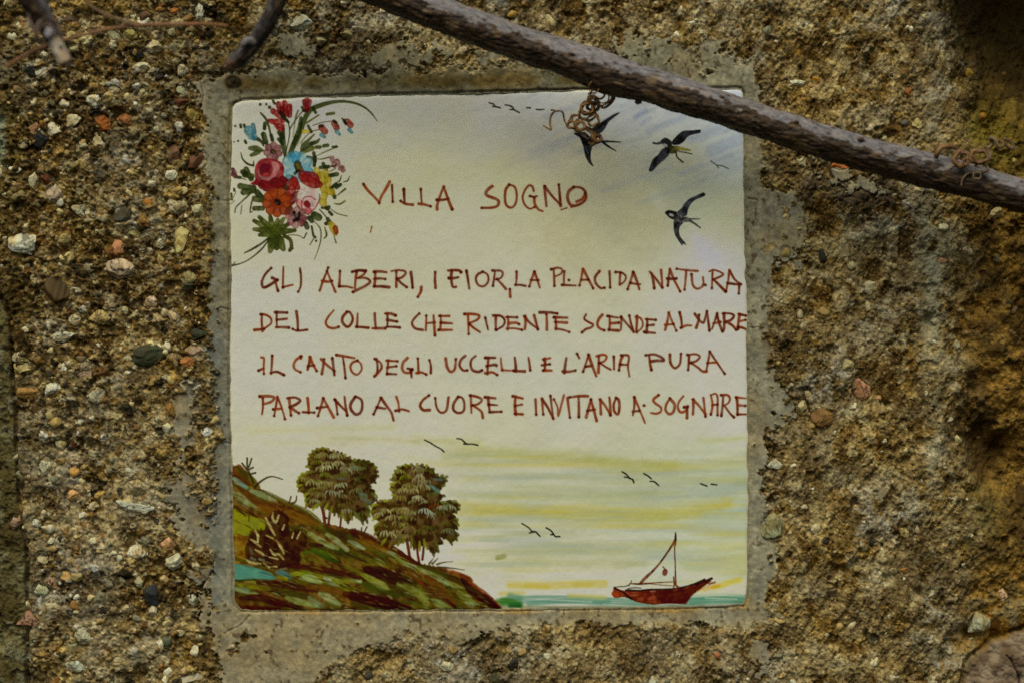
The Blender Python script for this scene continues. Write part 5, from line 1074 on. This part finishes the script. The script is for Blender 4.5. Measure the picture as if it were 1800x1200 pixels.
# the smaller shoot running on the upper side at the node
TC, TC2 = (118, 82, 32), (68, 44, 16)
def crop_t(F, txt, w, dep, wob=6, seed=0):
    r = np.random.RandomState(seed + 3); pts = [tuple(float(v) for v in q.split(',')) for q in txt.split()]
    out = []
    ph = r.uniform(0, 6)
    for i, (x, y) in enumerate(pts):
        tp = 1.15 - .45 * abs(2 * i / max(1, len(pts) - 1) - .7) * r.uniform(.6, 1.1)
        out.append((F[0] + (x + r.uniform(-5, 5)) / F[2], F[1] + (y + r.uniform(-5, 5)) / F[2], dep + wob * math.sin(i * 1.3 + ph), w * 1.3 * tp / F[2] / 2))
    return out
def coil(F, cx, cy, rx, ry, turns, w, dep, dx=0, dy=0, ph=0, rise=6, tilt=0):
    n = int(turns * 14) + 1; out = []
    for i in range(n):
        a_ = ph + 2 * math.pi * i / 14; t = i / max(1, n - 1); sc = 1 - .18 * t + .10 * math.sin(i * 1.9 + cx)
        ex, ey = rx * sc * math.cos(a_), ry * sc * math.sin(a_)
        x = cx + ex * math.cos(tilt) - ey * math.sin(tilt) + dx * t; y = cy + ex * math.sin(tilt) + ey * math.cos(tilt) + dy * t
        out.append((F[0] + x / F[2], F[1] + y / F[2], dep + rise * t + 2.5 * math.sin(a_ * .5), w * 1.25 * (1.2 - .5 * t) / F[2] / 2))
    return out
TD0 = 112
TEN = [crop_t(S1F, "690,485 735,508 775,530 765,470 770,400 800,350 850,328 890,350 905,400 920,450 950,490 1000,520 1060,530", 16, TD0, 5, 1),
  coil(S1F, 1080, 490, 52, 46, 2.2, 24, TD0 + 6, 8, 4, 0, 10), coil(S1F, 985, 485, 50, 38, 2.0, 15, TD0 + 2, 20, -6, 2, 8, .4), coil(S1F, 1010, 405, 48, 40, 1.8, 16, TD0, 30, 12, 1, 8, -.6),
  coil(S1F, 1165, 300, 72, 62, 2.6, 26, TD0 + 2, -20, 6, 1.5, 14), coil(S1F, 1205, 225, 48, 36, 2.8, 26, TD0 + 6, 12, -24, 0, 12, .5), crop_t(S1F, "1165,100 1172,60 1200,25 1240,14 1275,45 1278,100 1240,150 1210,200", 12, TD0 + 38, 3, 3),
  crop_t(S1F, "1290,95 1360,100 1420,140 1430,200 1390,260 1330,292 1280,270 1268,230", 24, TD0 + 6, 5, 4), crop_t(S1F, "1260,110 1330,90 1400,120 1415,180 1380,240 1310,275 1270,260", 16, TD0 + 14, 4, 5), crop_t(S1F, "1300,120 1350,130 1385,170 1370,220 1320,250 1275,235", 13, TD0 + 20, 4, 6),
  crop_t(S1F, "1160,155 1230,110 1300,95 1380,80 1435,100", 14, TD0 + 26, 4, 7), crop_t(S1F, "1240,100 1290,110 1330,160 1300,200 1250,190 1220,210 1180,180 1200,150 1250,140", 16, TD0 + 18, 5, 8),
  coil(S1F, 1215, 425, 66, 60, 1.8, 18, TD0 + 4, 0, 10, 4, 10), crop_t(S1F, "1075,370 1090,300 1130,260 1180,250", 22, TD0 - 2, 4, 9), crop_t(S1F, "1070,330 1080,400 1130,420 1180,440 1230,400 1260,370", 24, TD0 - 4, 5, 10),
  crop_t(S1F, "1110,505 1180,530 1225,580 1240,640 1210,690 1170,660", 34, TD0 - 6, 5, 11), crop_t(S1F, "1140,520 1190,560 1215,610 1250,650 1300,640 1290,590 1240,600", 24, TD0, 4, 12), crop_t(S1F, "1190,560 1230,600 1290,600 1285,640 1230,660 1200,640", 20, TD0 - 10, 4, 13),
  crop_t(S1F, "1020,545 1080,560 1130,570 1160,620 1200,600", 16, TD0 - 8, 4, 14), crop_t(S1F, "940,470 960,430 1000,440 1010,500 960,515 935,480 980,455", 15, TD0 + 4, 5, 15), crop_t(S1F, "1100,360 1140,370 1200,340 1250,370 1280,440 1270,480 1180,490", 20, TD0 - 6, 5, 16),
  crop_t(S1F, "1180,170 1230,200 1270,250 1260,310 1200,330 1150,300 1170,250", 30, TD0 - 4, 5, 17)]
FR = (1300, 100, 3.428)
TD1 = 140
TEN2 = [crop_t(FR, "1180,612 1190,575 1225,545 1275,540 1320,560", 26, TD1, 5, 21), coil(FR, 1335, 612, 42, 48, 2.2, 22, TD1 + 4, 8, 6, 0, 10, .3), coil(FR, 1440, 600, 52, 38, 2.4, 20, TD1 + 6, 14, 4, 1, 10), coil(FR, 1370, 630, 22, 16, 1.6, 10, TD1 + 12, 0, 0, 2, 4),
  crop_t(FR, "1350,500 1378,500 1385,530 1380,560 1400,570 1440,530", 8, TD1 + 2, 4, 22), crop_t(FR, "1440,555 1490,560 1520,530 1510,495 1540,500 1560,545 1590,530 1570,495", 18, TD1 - 30, 6, 23), crop_t(FR, "1590,490 1630,510 1645,550 1610,540 1590,510", 18, TD1 - 40, 5, 24),
  crop_t(FR, "1420,660 1450,645 1490,660 1485,690 1440,695 1380,705 1345,740 1335,775", 12, TD1 + 6, 4, 25), coil(FR, 1430, 715, 26, 22, 1.4, 9, TD1 + 8, 4, 4, 0, 4), crop_t(FR, "1240,700 1290,660 1340,655 1300,640", 7, TD1, 3, 26), crop_t(FR, "1470,540 1500,560 1505,610 1460,640 1400,620", 14, TD1 + 2, 4, 27),
  crop_t(FR, "900,570 960,600 1020,605 1060,595 1100,612", 6, TD1, 2, 28)]
for i, t in enumerate(TEN): at(tube('tendril', t, M_TENDRIL, None, TC, 8, .8, .08, i, color2=TC2), vine)
for i, t in enumerate(TEN2): at(tube('tendril', t, M_TENDRIL, None, (112, 82, 44) if i < 5 else (104, 92, 62), 8, .8, .08, i, color2=(70, 46, 26)), vine)

# hooked shoot hanging in at the top, nearer the camera
hook = empty('vine_shoot', 'short blurred brown vine shoot hanging down above the upper left tile corner', 'branch', tuple(PW(450, 60, 300)))
at(tube('stem', [(560,-190,330,17),(520,-80,322,16),(492,-8,316,15),(474,32,312,15),(456,62,308,14.5),(438,86,304,14),(420,102,300,14),(406,110,298,13)], M_BARK, None, (50, 64, 46), nseg=40, step=1.5, bark=True, seed=4), hook)
def ell(name, x, y, d, rx, ry, rd, c, mat, parent, seed):
    rsn = np.random.RandomState(seed); p = ICO3 * (1 + .10 * fbm(ICO3[:, 0] * 2 + seed, ICO3[:, 2] * 2 + ICO3[:, 1], 2, 801))[:, None]
    w = PW(x + p[:, 0] * rx, y - p[:, 2] * ry, d + p[:, 1] * rd)
    cc = np.array(c, float)[None] * (1 + .2 * fbm(p[:, 0] * 4 + seed, p[:, 2] * 4, 2, 811))[:, None]
    return at(mesh_obj(name, w, ICF3, np.clip(lin(cc) / K_TILE, .004, .8), mat, None), parent)
ell('bud', 407, 111, 300, 12, 13, 12, (74, 50, 36), M_BARK, hook, 3)
at(tube('spur', [(446,74,316,8),(434,72,322,7),(424,80,326,5)], M_BARK, None, (104, 98, 92), 12, 1, .1, 2, color2=(70, 60, 52)), hook)

# dry pruned stub at the far left with curls, out of focus
stub = empty('pruned_stub', 'dry pruned vine stub with pale cut end, blurred at the upper left', 'branch', tuple(PW(90, 60, 420)))
at(tube('stem', [(-60,-210,440,26),(10,-90,432,25),(44,-30,426,24),(62,6,422,22),(76,34,420,19),(88,56,418,15),(97,72,416,12)], M_BARK, None, (66, 84, 74), nseg=40, step=1.5, bark=True, seed=9), stub)
at(tube('cut_end', [(90,60,420,11),(98,76,419,12),(106,92,418,12.5),(113,108,417,13)], M_BARK, None, (176, 160, 132), 20, 1, .06, 5, color2=(150, 128, 98)), stub)
ell('pith', 115, 112, 417, 11, 6, 11, (70, 50, 38), M_BARK, stub, 7)
ell('scar', 86, 58, 434, 9, 11, 7, (120, 114, 108), M_BARK, stub, 8); ell('scar', 107, 83, 430, 4, 3.5, 3, (60, 48, 40), M_BARK, stub, 9)
FL = (0, 0, 3.4615)
for i, t in enumerate([crop_t(FL, "215,240 220,170 260,125 310,118 350,150 372,200 375,240", 16, 436, 3, 31), crop_t(FL, "235,215 245,170 285,145 325,160 345,205", 12, 440, 3, 32), crop_t(FL, "175,60 180,120 200,180 230,240 260,270", 18, 432, 3, 33), crop_t(FL, "340,120 400,125 440,110 480,140 520,160", 14, 428, 4, 34)]):
    at(tube('tendril', t, M_TENDRIL, None, (92, 74, 56), 8, 1, .1, i, color2=(60, 46, 36)), stub)
dry = empty('dry_tendril', 'thin orange dried tendril stretched across the upper left wall', 'tendril', tuple(PW(220, 55, 380)))
at(tube('strand', [(r[0], r[1], 385 - i * 12, r[2]) for i, r in enumerate(((10,118,3.2),(30,105,3.4),(72,84,3.4),(130,66,3.4),(188,52,3.6),(245,45,3.8),(318,43,3.6),(367,43,3.2),(400,46,2.6)))], M_TENDRIL, None, (112, 74, 36), 10, 1.2, .1, 3, color2=(92, 62, 32)), dry)
at(tube('strand', [(130,-60,340,3.2),(142,-20,340,3.2),(154,6,340,3),(178,22,338,3),(205,34,336,3),(236,44,330,2.6)], M_TENDRIL, None, (100, 74, 40), 10, 1.2, .1, 4, color2=(84, 62, 36)), dry)
